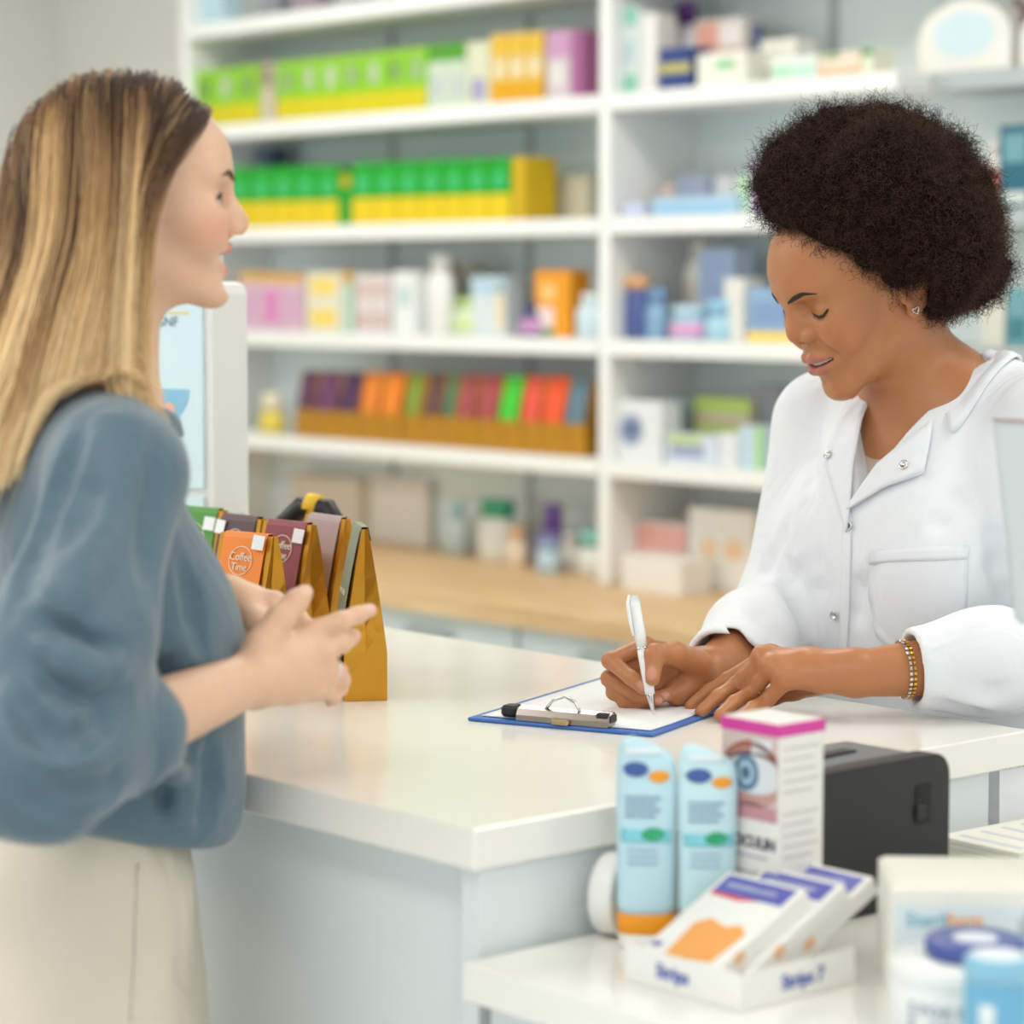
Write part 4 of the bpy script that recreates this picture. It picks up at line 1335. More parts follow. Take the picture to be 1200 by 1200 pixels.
def make_head(o):
    """o: options of this face"""
    H = Field(); H.mirror = True
    S = o.get('scale', 1.0) / 1000
    sc = lambda p: tuple(x * S for x in p)
    E = lambda c, r, k, cut=False, M=None: (H.cut if cut else H.add)(Ell(sc(c), sc(r), M), k * S)
    C = lambda a, b, r1, r2, k, cut=False, flat=None: (H.cut if cut else H.add)(Cap(sc(a), sc(b), r1 * S, r2 * S, flat), k * S)
    E((-2, 0, 46), (93, 72, 81), 1)                       # cranium
    E((42, 0, 46), (54, 54, 50), 30)                      # forehead
    E((38, 0, -12), (46, 50, 60), 30)                     # mid face
    E((32, 0, -50), (44, 34, 30), 20)                     # floor of the jaw
    cz_ = o['chinz']
    C((6, 40, -38), (70, 13, cz_ + 3), 14, 12, 24)        # jaw line
    C((2, 50, 0), (6, 42, -38), 13, 13, 20)               # ramus
    E((o['chinx'] - 14, 0, cz_), (14, 16, 13), 14)        # chin
    E((62, 37, -4), (24, 20, 18), 22)                     # cheek bone
    ck = o.get('cheek', 0)
    E((66 + ck, 31, -22), (19, 19, 19), 20)               # cheek
    E((o['mz'] - 25, 0, -40), (25, 25, 24), 18)           # muzzle
    C((89, 7, 33), (74, 44, 37), 6, 5, 16)                # brow
    E((99, 33, 17), (19, 18, 13.5), 11, True)             # eye socket
    E((92, 16, 16), (8, 6, 9), 8, True)                   # inner corner beside the nose
    ex = o.get('eye', 0)
    E((71.5 + ex, 32, 15), (14, 16.5, 13.2), 2.5)         # lids over the ball
    C((86.5 + ex, 22, 22), (86.5 + ex, 31, 24.5), .8, 1.0, 2.5, True)
    C((86.5 + ex, 31, 24.5), (80 + ex, 44, 21), 1.0, .8, 2.5, True)    # lid crease
    # nose
    nb = o.get('bridge', 0)
    tx, tz = o['tip']
    E((tx - 22, 8, tz + 7), (11, 9, 13), 8)               # side of the nose
    al = o.get('ala', 1)
    C((88 + nb, 0, 26), (tx - 7.5, 0, tz + 6), 6.2, 6.8, 12)
    E((tx - 9.5, 0, tz), (9.5, 9.2, 8.4), 6)
    E((tx - 17, 11 * al, tz - 5), (10.5, 6.5 * al, 7.4 * al ** .5), 4)
    C((tx - 22, 0, tz - 11), (tx - 8, 0, tz - 7), 5, 4, 5)
    E((tx - 13, 6.2 * al, tz - 11.5), (5.5, 3.2, 3.4), 2.5, True)
    C((96, 23, -20), (85, 33, -37), 1.5, 1.2, 14, True)   # smile fold
    # mouth
    ux, uz, dx, dz = o['lips']
    cw, cz, cx = o['corner']
    ur, dr = o['upr'], o['dnr']
    ru = [3.8 * ur, 4.4 * ur, 3.6 * ur, 1.5]
    rd = [5.0 * dr, 5.0 * dr, 4.0 * dr, 1.5]
    up = [(ux - ru[0], 0, uz - .6), (ux - ru[0] - 1.5, 6, uz), (ux - ru[0] - 6.5, cw * .62, uz + (cz - uz) * .35), (cx, cw, cz)]
    dn = [(dx - rd[0], 0, dz), (dx - rd[0] - 1.5, 8, dz + .2), (dx - rd[0] - 6, cw * .62, dz + (cz - dz) * .35), (cx, cw, cz - .5)]
    st = [tuple((a_ + b_) / 2 for a_, b_ in zip(p_, q_)) for p_, q_ in zip(up, dn)]
    st = [(x + 1, y, z - .4) for x, y, z in st]
    for i in range(3):
        C(up[i], up[i + 1], ru[i], ru[i + 1], 3.5)
        C(dn[i], dn[i + 1], rd[i], rd[i + 1], 3.5)
    rs = [max(.6, (uz - ru[i] - dz - rd[i]) / 2 * f_) for i, f_ in ((0, 1), (1, .97), (2, .66), (2, .0))]
    for dx_ in (-4, 0, 4):
        for i in range(3):
            C((st[i][0] + dx_, st[i][1], st[i][2]), (st[i + 1][0] + dx_, st[i + 1][1], st[i + 1][2]), rs[i], rs[i + 1], 1.4, True)
    E((dx, 0, (dz + cz_) / 2 - 1), (6, 12, 5), 10, True)  # hollow under the lip
    C((ux + 4, 0, uz + 11), (ux + 3, 0, uz + 5), 1.6, 1.8, 4, True)    # philtrum
    H.st = (np.array(st) * S, np.array(rs) * S)
    # ear
    ca, sa = math.cos(.22), math.sin(.22)
    M = [(ca, -sa * .6, sa * .3), (sa * .6, ca, 0), (-sa * .3, 0, ca)]
    E((-9, 74, 4), (16, 5.5, 29), 5, M=M)
    E((-3, 80, 0), (9, 6, 14), 4, True)
    E((-10, 81, 14), (7, 4, 9), 4, True)
    E((1, 73.5, -22), (8, 4.5, 8.5), 5)
    C((7, 72, 2), (7, 73, -8), 4, 4, 4)                   # tragus
    H.lips = (np.array(up) * S, np.array(dn) * S, np.array(ru) * S, np.array(rd) * S)
    H.S = S
    return H


def _seg_d(P, pts, rad):
    D = np.full(len(P), 1e9)
    for i in range(len(pts) - 1):
        D = np.minimum(D, Cap(pts[i], pts[i + 1], rad[i], rad[i + 1]).d(P))
    return D


def face_tint(H, M, O, skin, lip, blush, hair=None, scalp=None):
    """vertex colours of a figure: skin, lips and a natural flush; M/O place the head"""
    skin, lip, blush = np.array(lin(skin)), np.array(lin(lip)), np.array(lin(blush))
    M, O = np.array(M), _v(O)

    def f(V):
        P = (V - O) @ M.T
        P[:, 1] = np.abs(P[:, 1])
        out = np.tile(skin, (len(V), 1))
        up, dn, ru, rd = H.lips
        dl = np.minimum(_seg_d(P, up, ru), _seg_d(P, dn, rd))
        w = np.clip((0.0011 - dl) / 0.0016, 0, 1)[:, None]
        b = np.exp(-(((P - np.array([.072, .042, -.014])) / np.array([.03, .022, .018])) ** 2).sum(1))[:, None] * .5
        b += np.exp(-(((P - np.array([.113, 0, -.008])) / np.array([.012, .012, .01])) ** 2).sum(1))[:, None] * .3
        out = out * (1 - b) + blush * b
        out = out * (1 - w) + lip * w
        st, rs = H.st
        di = np.full(len(P), 1e9)
        for dx_ in (-.004, -.001):
            di = np.minimum(di, _seg_d(P, st + np.array([dx_, 0, 0]), rs))
        wi = (np.clip((0.0008 - di) / 0.001, 0, 1) * np.clip((np.interp(P[:, 1], st[:, 1], st[:, 0]) - .0015 - P[:, 0]) / .002, 0, 1))[:, None]
        out = out * (1 - wi) + np.array(lin((96, 40, 40))) * wi
        if scalp is not None:
            s = scalp(P)[:, None]
            out = out * (1 - s) + np.array(lin(hair)) * s
        return out
    return f


def skin_mat(name, rough=.45, sss=.25, spec=.4):
    m = bpy.data.materials.new(name)
    m.use_nodes = True
    nt = m.node_tree
    b = nt.nodes['Principled BSDF']
    at = nt.nodes.new('ShaderNodeAttribute'); at.attribute_name = 'tint'
    nz = nt.nodes.new('ShaderNodeTexNoise'); nz.inputs['Scale'].default_value = 55; nz.inputs['Detail'].default_value = 5
    tc = nt.nodes.new('ShaderNodeTexCoord')
    nt.links.new(tc.outputs['Object'], nz.inputs['Vector'])
    mr = nt.nodes.new('ShaderNodeMapRange'); mr.inputs['To Min'].default_value = .93; mr.inputs['To Max'].default_value = 1.06
    nt.links.new(nz.outputs['Fac'], mr.inputs['Value'])
    mx = nt.nodes.new('ShaderNodeMix'); mx.data_type = 'RGBA'; mx.blend_type = 'MULTIPLY'; mx.inputs['Factor'].default_value = 1
    nt.links.new(at.outputs['Color'], mx.inputs['A']); nt.links.new(mr.outputs['Result'], mx.inputs['B'])
    nt.links.new(mx.outputs['Result'], b.inputs['Base Color'])
    b.inputs['Roughness'].default_value = rough
    b.inputs['Specular IOR Level'].default_value = spec
    b.inputs['Subsurface Weight'].default_value = sss
    b.inputs['Subsurface Radius'].default_value = (1.0, .35, .2)
    b.inputs['Subsurface Scale'].default_value = .006
    n2 = nt.nodes.new('ShaderNodeTexNoise'); n2.inputs['Scale'].default_value = 900; n2.inputs['Detail'].default_value = 2
    nt.links.new(tc.outputs['Object'], n2.inputs['Vector'])
    bp = nt.nodes.new('ShaderNodeBump'); bp.inputs['Strength'].default_value = .08; bp.inputs['Distance'].default_value = .0006
    nt.links.new(n2.outputs['Fac'], bp.inputs['Height']); nt.links.new(bp.outputs['Normal'], b.inputs['Normal'])
    return m


def frame_of(yaw, pitch, roll=0.0):
    """rows: forward, left, up of a head looking along yaw (from +x), nodding down by pitch, roll tips it to her right"""
    R = Matrix.Rotation(yaw, 3, 'Z') @ Matrix.Rotation(pitch, 3, 'Y') @ Matrix.Rotation(roll, 3, 'X')
    return np.array(R.transposed())


HEAD_P = dict(tip=(110, -6), ala=1.32, lips=(102, -36, 99, -51.5), corner=(28.5, -39, 76), scale=1.05, upr=1.12, dnr=1.2, mz=95, cheek=1, chinx=89, chinz=-80, eye=-.5)
HEAD_C = dict(scale=.965, tip=(115, -9), ala=.95, lips=(99, -31.5, 95.5, -54), corner=(28, -37, 78), upr=.95, dnr=.98, mz=93, cheek=4, chinx=95, chinz=-75, eye=0)

# ================================================================== people
def J(px, py, Y): return _v(at_y(px, py, Y))
def JZ(px, py, Z): return _v(at_z(px, py, Z))


def finger(F, pts, rads, k=.004): F.chain(pts, [r / 1000 for r in rads], k)


def palm(F, wrist, mcps, rw=.0165, rm=.0105, k=.014):
    for m in mcps:
        F.add(Cap(wrist + (m - wrist) * .12, m, rw, rm), k)
    for a, b in zip(mcps, mcps[1:]):
        F.add(Cap(a, b, rm * .92, rm * .92), .008)
        F.add(Cap(wrist + (a - wrist) * .55, wrist + (b - wrist) * .55, rw * .8, rw * .8), .01)


def unit(v): return v / np.linalg.norm(v)


def tint_plus(base, patches):
    """patches: (centre, half sizes, axes rows, colour) small ellipsoidal colour areas such as finger nails"""
    def f(V):
        out = base(V)
        for c, r, M, col in patches:
            q = ((V - _v(c)) @ np.array(M).T) / _v(r)
            w = np.clip((1.15 - np.sqrt((q * q).sum(1))) / .25, 0, 1)[:, None]
            out = out * (1 - w) + np.array(lin(col)) * w
        return out
    return f


def axes(along, normal):
    a = unit(_v(along)); n = _v(normal); n = unit(n - a * (n @ a))
    return [a, np.cross(n, a), n]


def cloth_mat(name, rgb, rough=.7, sheen=.2, weave=1800, bump=.06, var=.03, wrinkle=.5):
    m = mat(name, rgb, rough, var=var, scale=7, bump=bump, bscale=weave, sheen=sheen, spec=.3)
    if wrinkle and not m.get('wr'):
        m['wr'] = 1
        nt = m.node_tree
        b = nt.nodes['Principled BSDF']
        fine = b.inputs['Normal'].links[0].from_node
        tc = nt.nodes.new('ShaderNodeTexCoord')
        mp = nt.nodes.new('ShaderNodeMapping'); mp.inputs['Rotation'].default_value = (.5, .7, .3); mp.inputs['Scale'].default_value = (1, 1.6, .7)
        nz = nt.nodes.new('ShaderNodeTexNoise'); nz.inputs['Scale'].default_value = 9; nz.inputs['Detail'].default_value = 3.5; nz.inputs['Distortion'].default_value = .9
        bp = nt.nodes.new('ShaderNodeBump'); bp.inputs['Strength'].default_value = wrinkle; bp.inputs['Distance'].default_value = .02
        nt.links.new(tc.outputs['Object'], mp.inputs['Vector']); nt.links.new(mp.outputs['Vector'], nz.inputs['Vector'])
        nt.links.new(nz.outputs['Fac'], bp.inputs['Height']); nt.links.new(bp.outputs['Normal'], fine.inputs['Normal'])
    return m


def patch(name, F, rows, m, parent, off=.003, thick=.0025, sub=6, label=None, o_=None):
    """piece of cloth laid on a surface: rows are polylines of pixels of equal length, traced on to the field"""
    rows = [np.array(r, float) for r in rows]

    def resample(P, n):
        L = np.r_[0, np.cumsum(np.linalg.norm(np.diff(P, axis=0), axis=1))]
        t = np.linspace(0, L[-1], n)
        return np.stack([np.interp(t, L, P[:, i]) for i in range(2)], 1)
    n = sub * 3
    R = [resample(r, n) for r in rows]
    G = []
    for a, b in zip(R, R[1:]):
        for k in range(sub):
            G.append(a + (b - a) * k / sub)
    G.append(R[-1])
    G = np.array(G)
    nr, nc = G.shape[:2]
    fl = G.reshape(-1, 2)
    d = np.array([tuple(_ray(x, y)) for x, y in fl])
    o = np.tile(np.array([0, 0, CAM_H]), (len(fl), 1))
    p, nn = trace(F, o, d, t0=2.2)
    offs = np.full(len(fl), off)
    V = p + nn * offs[:, None]
    Fc = [(i * nc + j, i * nc + j + 1, (i + 1) * nc + j + 1, (i + 1) * nc + j) for i in range(nr - 1) for j in range(nc - 1)]
    ob = mesh_from(name, V, Fc, m, parent, smooth=True, label=label)
    md = ob.modifiers.new('thick', 'SOLIDIFY'); md.thickness = thick; md.offset = 0
    return ob


def hits(F, pts):
    d = np.array([tuple(_ray(x, y)) for x, y in pts])
    return trace(F, np.tile(np.array([0, 0, CAM_H]), (len(pts), 1)), d, t0=1.7)


def folds(F, tracks, k=.012):
    """tracks: (pixel polyline, radius, sink, '+' or '-') soft folds pressed into or raised on a garment"""
    todo = []
    for pts, r, sink, op in tracks:
        P = np.array(pts, float)
        L = np.r_[0, np.cumsum(np.linalg.norm(np.diff(P, axis=0), axis=1))]
        t = np.linspace(0, L[-1], max(3, int(L[-1] / 22)))
        Q = np.stack([np.interp(t, L, P[:, i]) for i in range(2)], 1)
        p, n = hits(F, Q)
        env = np.sin(np.linspace(.12, math.pi - .12, len(Q)))
        c = p + n * (sink if op == '-' else -sink) * 1.0
        todo.append((c + (n * (1 - env)[:, None] * (r * .9 if op == '-' else -r * .9)), [r * (.35 + .65 * e) for e in env], op))
    for c, rr, op in todo:
        for i in range(len(c) - 1):
            F.ops.append((op, Cap(c[i], c[i + 1], rr[i], rr[i + 1]), k))


def head_pts(M, O, S, pts):
    return [np.array(p) * S @ M + O for p in pts]


# ------------------------------------------------------------------ the pharmacist
M_COAT = cloth_mat('white_cotton', 'eef1f6', .75, .15, 1500, .08, .015)
PYAW, PPIT = math.radians(203), math.radians(24)
PO = _v((.4005, 2.920, 1.495))
PM = frame_of(PYAW, PPIT)
PH_ = make_head(HEAD_P).place(PM, PO)
pf, pl, pup = PM
Pn = _v((.4706, 2.962, 1.372))            # base of the neck
PF = -_v(E2); PL = -_v(E1); UP = _v((0, 0, 1))
PT = _v(W(1.925, 2.315))                  # body axis on the floor


def pt(f, s, z): return PT + PF * f + PL * s + UP * z


AX_P = [PF, PL, UP]
R_SH, L_SH = pt(.0, -.172, 1.335), pt(.0, .172, 1.335)
R_EL, R_WR = _v((.322, 3.03, 1.125)), J(836, 784, 2.79)
L_EL, L_WR = _v((.628, 2.73, 1.115)), J(1010, 789, 2.68)

person_p = thing('person', 'woman in white lab coat with curly afro hair writing at the counter', 'person', PT, 0)
# children keep world coordinates: the root stands at the feet, so offset them back
BP = Field()
BP.add(PH_, .001)
nk = PO - pf * .018 * 1.0 - pup * .052
BP.add(Cap(nk, Pn, .0505, .055), .03)
BP.add(Cap(Pn, Pn + PF * -.01 - UP * .06, .056, .075), .03)
for s_ in (-1, 1):
    BP.add(Cap(Pn - UP * .005 - PF * .01, pt(-.01, .15 * s_, 1.345), .042, .04), .05)
BP.add(Ell(pt(0, 0, 1.22), (.098, .15, .19), AX_P), .05)
BP.add(Ell(pt(-.01, 0, 1.02), (.09, .13, .2), AX_P), .06)
BP.add(Ell(pt(-.01, 0, .88), (.11, .165, .14), AX_P), .06)
# sternum notch, collar bones and neck tendon
BP.add(Cap(pt(.055, .018, 1.352), pt(.02, .13, 1.372), .008, .008), .02)
BP.add(Cap(pt(.055, -.018, 1.352), pt(.02, -.13, 1.372), .008, .008), .02)
BP.add(Cap(PO - pf * .012 + pl * .055 - pup * .035, pt(.052, .018, 1.362), .010, .007), .022)
BP.chain([R_SH, R_EL], [.05, .04], .03); BP.chain([R_EL, R_EL + (R_WR - R_EL) * .45, R_WR], [.039, .036, .0235], .015)
BP.chain([L_SH, L_EL], [.05, .04], .03); BP.chain([L_EL, L_EL + (L_WR - L_EL) * .45, L_WR], [.039, .037, .0245], .015)
for s_ in (-1, 1):      # thighs end inside the trouser legs
    BP.chain([pt(-.01, .085 * s_, .86), pt(0, .085 * s_, .72)], [.078, .062], .03)
# right hand holding the pen
rM = [J(754, 757, 2.754), J(752, 775, 2.760), J(757, 792, 2.760), J(766, 806, 2.754)]
palm(BP, R_WR, rM, .0165, .0098)
finger(BP, [rM[0], J(715, 774, 2.720), J(740, 795, 2.694), J(753, 807, 2.689)], [10, 9, 7.8, 6.6])
finger(BP, [rM[1], J(714, 795, 2.730), J(744, 812, 2.715), J(771, 820, 2.715)], [10, 9, 8, 6.8])
finger(BP, [rM[2], J(720, 811, 2.734), J(752, 819, 2.724), J(779, 815, 2.724)], [9.6, 8.8, 7.8, 6.6])
finger(BP, [rM[3], J(732, 822, 2.730), J(752, 825, 2.728), J(768, 822, 2.727)], [9, 8, 7.2, 6.2])
rT = [J(818, 778, 2.750), J(791, 766, 2.717), J(767, 767, 2.694), J(765, 795, 2.680)]
finger(BP, rT, [16, 12, 10.4, 8], .008)
BP.add(Cap(J(825, 795, 2.762), J(793, 812, 2.740), .016, .014), .012)
# left hand flat on the counter
lM = [J(902, 768, 2.728), J(894, 770, 2.708), J(904, 782, 2.69), J(922, 796, 2.675)]
palm(BP, L_WR, lM, .018, .0102)
zf = CT + .0082
finger(BP, [lM[0], J(853, 797, 2.735), (J(853, 797, 2.735) + JZ(808, 827, zf)) / 2 + UP * .002, JZ(809, 827, zf)], [10, 8.6, 7.6, 6.4])
finger(BP, [lM[1], J(862, 803, 2.715), (J(862, 803, 2.715) + JZ(820, 834, zf)) / 2 + UP * .002, JZ(821, 834, zf)], [10, 8.8, 7.8, 6.6])
finger(BP, [lM[2], J(879, 813, 2.702), (J(879, 813, 2.702) + JZ(841, 838, zf)) / 2 + UP * .002, JZ(843, 838, zf)], [9.6, 8.6, 7.6, 6.4])
finger(BP, [lM[3], J(898, 822, 2.688), (J(898, 822, 2.688) + JZ(866, 839, zf)) / 2 + UP * .001, JZ(869, 839, zf)], [9, 7.8, 7, 6])
finger(BP, [J(970, 797, 2.705), J(930, 808, 2.735), J(905, 816, 2.748), J(884, 822, 2.755)], [15, 11, 9, 7.4], .008)
# knuckles and tendons
for m_ in lM: BP.add(Ell(m_ + UP * .004, (.009, .009, .007)), .006)
SKP = skin_mat('skin_brown', .38, .15)


def scalp_p(P):
    n = np.array([.826, 0, -.565]); p0 = np.array([.082, 0, .10])
    a = np.clip(-((P - p0) @ n) / .012, 0, 1)
    b = np.clip((P[:, 2] + .045 - np.clip(-P[:, 0], 0, .03)) / .02, 0, 1) * np.clip((.0 - (P[:, 0] - .03)) / .01, 0, 1) * np.clip((P[:, 2] - .03 + np.clip(-.02 - P[:, 0], 0, .05) * 2) / .02, 0, 1)
    return np.maximum(a * np.clip((P[:, 2] - .02) / .02, 0, 1), b * .0)


tp = face_tint(PH_, PM, PO, (186, 124, 82), (176, 94, 94), (196, 112, 76), (38, 26, 22), scalp_p)
NAILC = (214, 160, 140)
cd_ = unit(_v((0, 0, CAM_H)) - J(760, 800, 2.71))
nails = [(J(763, 789, 2.6750), (.0075, .0055, .005), axes(rT[3] - rT[2], cd_ + UP * .1), (205, 142, 120)),
         (J(753, 804, 2.6835), (.0062, .0045, .004), axes(J(753, 807, 2.6880) - J(740, 795, 2.6930), cd_ + _v((-.3, 0, -.2))), (205, 142, 120)),
         (J(774, 822, 2.7070), (.006, .0045, .004), axes(_v((1, 0, -.1)), cd_), NAILC), (J(781, 815, 2.7170), (.0055, .0042, .004), axes(_v((1, 0, -.1)), cd_), NAILC),
         (JZ(808, 826, zf) + UP * .005, (.0068, .0052, .004), axes(JZ(808, 827, zf) - J(853, 797, 2.735), UP + cd_ * .3), NAILC),
         (JZ(820, 833, zf) + UP * .005, (.0068, .0052, .004), axes(JZ(820, 834, zf) - J(862, 803, 2.715), UP + cd_ * .3), NAILC),
         (JZ(842, 837, zf) + UP * .005, (.0065, .005, .004), axes(JZ(841, 838, zf) - J(879, 813, 2.702), UP + cd_ * .3), NAILC)]


def adopt(o, root):
    """parent to a person's root while keeping world coordinates"""
    o.parent = root
    o.matrix_parent_inverse = root.matrix_basis.inverted() if False else Matrix.Translation(-Vector(root.location))
    return o


o = field_obj('body', BP, (-.05, 2.4, -.0), (1.0, 3.5, 1.75), .0025, SKP, None, 1, tint_plus(tp, nails))
adopt(o, person_p)


# --- face details shared by both women
M_LASH = mat('lash_dark', '1c1412', .6, var=0)
M_TEETH = mat('teeth', 'efe9dc', .3, var=.02)


def tube_obj(name, pts, rads, m, root, n=8):
    o = obj(name, tube(pts, rads, n), m, None, smooth=True)
    return adopt(o, root)


def on_head(H, M, O, y, z, off=0.0):
    """point of the face surface in front of (y, z) in head millimetres"""
    S = H.S
    y, z = np.atleast_1d(np.array(y, float)), np.atleast_1d(np.array(z, float))
    o = np.stack([np.full(len(y), 140.0), y, z], 1) * S @ M + O
    d = np.tile(-M[0], (len(y), 1))
    p, n = trace(H, o, d, t0=0.0, tmax=.2)
    return p + n * off


def brow(H, M, O, pts, root, m, th):
    ys = [p[0] for p in pts]; zs = [p[1] for p in pts]
    for s_ in (1, -1):
        t = np.linspace(0, len(pts) - 1, 14)
        yy = np.interp(t, range(len(pts)), ys) * s_; zz = np.interp(t, range(len(pts)), zs)
        hh = th * np.sin(np.linspace(.5, math.pi - .08, 14))
        a = on_head(H, M, O, yy, zz + hh, .0006); b = on_head(H, M, O, yy, zz - hh, .0006); c = on_head(H, M, O, yy, zz, .0016)
        V = np.concatenate([a, c, b]); n = 14
        Fc = [(i, i + 1, n + i + 1, n + i) for i in range(n - 1)] + [(n + i, n + i + 1, 2 * n + i + 1, 2 * n + i) for i in range(n - 1)]
        adopt(mesh_from('eyebrow', V, Fc, m, None), root)


def lashes(H, M, O, pts, root, r=.0011, length=.006, down=.6):
    ys = [p[0] for p in pts]; zs = [p[1] for p in pts]
    for s_ in (1, -1):
        t = np.linspace(0, len(pts) - 1, 18)
        yy = np.interp(t, range(len(pts)), ys) * s_; zz = np.interp(t, range(len(pts)), zs)
        p = on_head(H, M, O, yy, zz, .0001)
        tube_obj('lash_line', [Vector(q) for q in p], [r * max(.25, math.sin(max(.1, min(1, k / 17)) * math.pi * .8)) for k in range(18)], M_LASH, root, 6)
        bm = bmesh.new()
        for k in range(3, 18):
            base = Vector(p[k])
            L = length * (.5 + .6 * k / 17)
            d = Vector(M[0]) * .85 + Vector(M[1]) * (.5 * s_ * (k / 17 - .2)) - Vector(M[2]) * down
            d.normalize()
            tip = base + d * L + Vector(M[2]) * L * .3
            mid = base + d * L * .6
            side = Vector(M[1]) * .0004
            a = [bm.verts.new(q) for q in (base - side, base + side, mid + side * .7, mid - side * .7, tip)]
            bm.faces.new(a[:4]); bm.faces.new((a[3], a[2], a[4]))
        o = obj('eyelashes', bm, M_LASH, None)
        adopt(o, root)


def teeth(H, M, O, root, dx, h, zc):
    st, rs = H.st
    n = 17
    ys = np.linspace(-st[3][1] * .93, st[3][1] * .93, n)
    xs = np.interp(np.abs(ys), st[:, 1], st[:, 0]) - dx - .0035 * (np.abs(ys) / st[3][1]) ** 2
    zs = np.interp(np.abs(ys), st[:, 1], st[:, 2]) + zc
    bm = bmesh.new()
    rows = []
    for k, (x, y, z) in enumerate(zip(xs, ys, zs)):
        bulge = .0004 if k % 2 else 0.0
        rows.append([bm.verts.new((np.array(q) @ M) + O) for q in ((x - .002, y, z + h), (x + bulge, y, z + h * .6), (x + bulge + .0003, y, z), (x + bulge, y, z - h * .6), (x - .002, y, z - h))])
    for a, b in zip(rows, rows[1:]):
        for i in range(4):
            bm.faces.new((a[i], a[i + 1], b[i + 1], b[i]))
    bmesh.ops.recalc_face_normals(bm, faces=bm.faces[:])
    o = obj('teeth', bm, M_TEETH, None, smooth=True)
    adopt(o, root)


M_BROWP = mat('brow_dark', '35231c', .8, var=.1)
brow(PH_, PM, PO, [(10, 30.5), (20, 34.5), (32, 37.5), (46, 34)], person_p, M_BROWP, 2.5)
lashes(PH_, PM, PO, [(18, 13), (24, 9.5), (32, 7), (40, 8.5), (47, 14)], person_p, .0019, .009, .9)
teeth(PH_, PM, PO, person_p, .0042, .0032, .001)

# --- lab coat
KP = Field()
KP.add(Ell(pt(.005, 0, 1.2), (.132, .178, .205), AX_P), .05)
for s_ in (-1, 1):
    KP.add(Ell(pt(.075, .075 * s_, 1.185), (.07, .075, .085), AX_P), .06)
    KP.add(Cap(pt(-.02, .05 * s_, 1.372), pt(-.005, .165 * s_, 1.338), .055, .057), .05)
KP.add(Ell(pt(.0, 0, 1.02), (.118, .162, .2), AX_P), .08)
KP.add(Ell(pt(-.01, 0, .82), (.15, .195, .24), AX_P), .08)
KP.add(Ell(pt(-.01, 0, .66), (.165, .2, .2), AX_P), .06)
RC = R_EL + (R_WR - R_EL) * .92
LC = L_EL + (L_WR - L_EL) * .80


def cuff(F, el, wr, c, r_in, side=.075):
    d = unit(wr - el)
    a = np.cross(d, UP); a = unit(a); b = np.cross(a, d)
    F.cut(Box(c + d * .06, (.06, side, side), [d, a, b]), .003)
    F.cut(Cap(c - d * .035, c + d * .05, r_in), .003)


def sleeve(F, chains, el, wr, c, r_in, k):
    S = Field()
    for pts, rr in chains: S.chain(pts, rr, .03)
    cuff(S, el, wr, c, r_in)
    S.place(np.eye(3), (0, 0, 0))
    F.add(S, k)


sleeve(KP, [([R_SH, R_EL], [.058, .053]), ([R_EL, R_EL + (R_WR - R_EL) * .5, RC], [.053, .048, .040])], R_EL, R_WR, RC, .033, .03)
sleeve(KP, [([L_SH + UP * .002, L_EL], [.066, .062]), ([L_EL, L_EL + (L_WR - L_EL) * .5, LC], [.06, .052, .043])], L_EL, L_WR, LC, .035, .035)
KSOLID = Field(); KSOLID.ops = list(KP.ops)
folds(KP, [([(930, 600), (905, 650), (880, 690)], .012, .004, '-'), ([(915, 640), (935, 690), (945, 745)], .014, .006, '-'), ([(870, 700), (905, 735), (930, 770)], .012, .005, '-'),
           ([(850, 725), (880, 760), (900, 790)], .010, .004, '-'), ([(1040, 640), (1010, 690), (1000, 745)], .014, .008, '-'), ([(940, 600), (955, 680), (960, 750)], .014, .008, '-'),
           ([(1165, 600), (1172, 660), (1190, 720)], .014, .005, '-'), ([(1120, 800), (1160, 812), (1200, 800)], .010, .004, '-'), ([(1150, 560), (1110, 600), (1085, 640)], .012, .007, '-'),
           ([(960, 500), (950, 560), (940, 620)], .010, .005, '-'), ([(1085, 815), (1120, 835), (1170, 838)], .008, .003, '-')])
# hem, cuffs, neck opening
KP.clip(Half(pt(0, 0, .62), (0, 0, -1)), .004)


apex_z = 1.262
VW_ = Field()
VW_.add(Box(pt(.14, 0, 1.36), (.14, .13, .12), AX_P), .001)
VW_.clip(Half(pt(.1, 0, apex_z), tuple(PL * 1.0 - UP * .50)), .002)
VW_.clip(Half(pt(.1, 0, apex_z), tuple(-PL * 1.0 - UP * .50)), .002)
VW_.c = pt(.14, 0, 1.36); VW_.R = .25
KP.cut(VW_, .004)
KP.cut(Cap(Pn - UP * .05, Pn + UP * .12, .066, .062), .008)
o = field_obj('lab_coat', KP, (-.05, 2.4, .55), (1.0, 3.5, 1.5), .0035, M_COAT, None, 1)
adopt(o, person_p)
# beige top under the coat
KT = Field()
KT.add(Ell(pt(.004, 0, 1.22), (.104, .152, .19), AX_P), .05)
KT.clip(Half(pt(0, 0, 1.32), (0, 0, 1)), .002)
KT.clip(Half(pt(0, 0, 1.12), (0, 0, -1)), .002)
KT.clip(Half(pt(.03, 0, 0), tuple(-PF)), .002)
o = field_obj('beige_top', KT, (.1, 2.6, 1.05), (.7, 3.3, 1.4), .003, cloth_mat('beige_jersey', 'cfc0ab', .85, .1, 1200, .15), None, 1)
adopt(o, person_p)
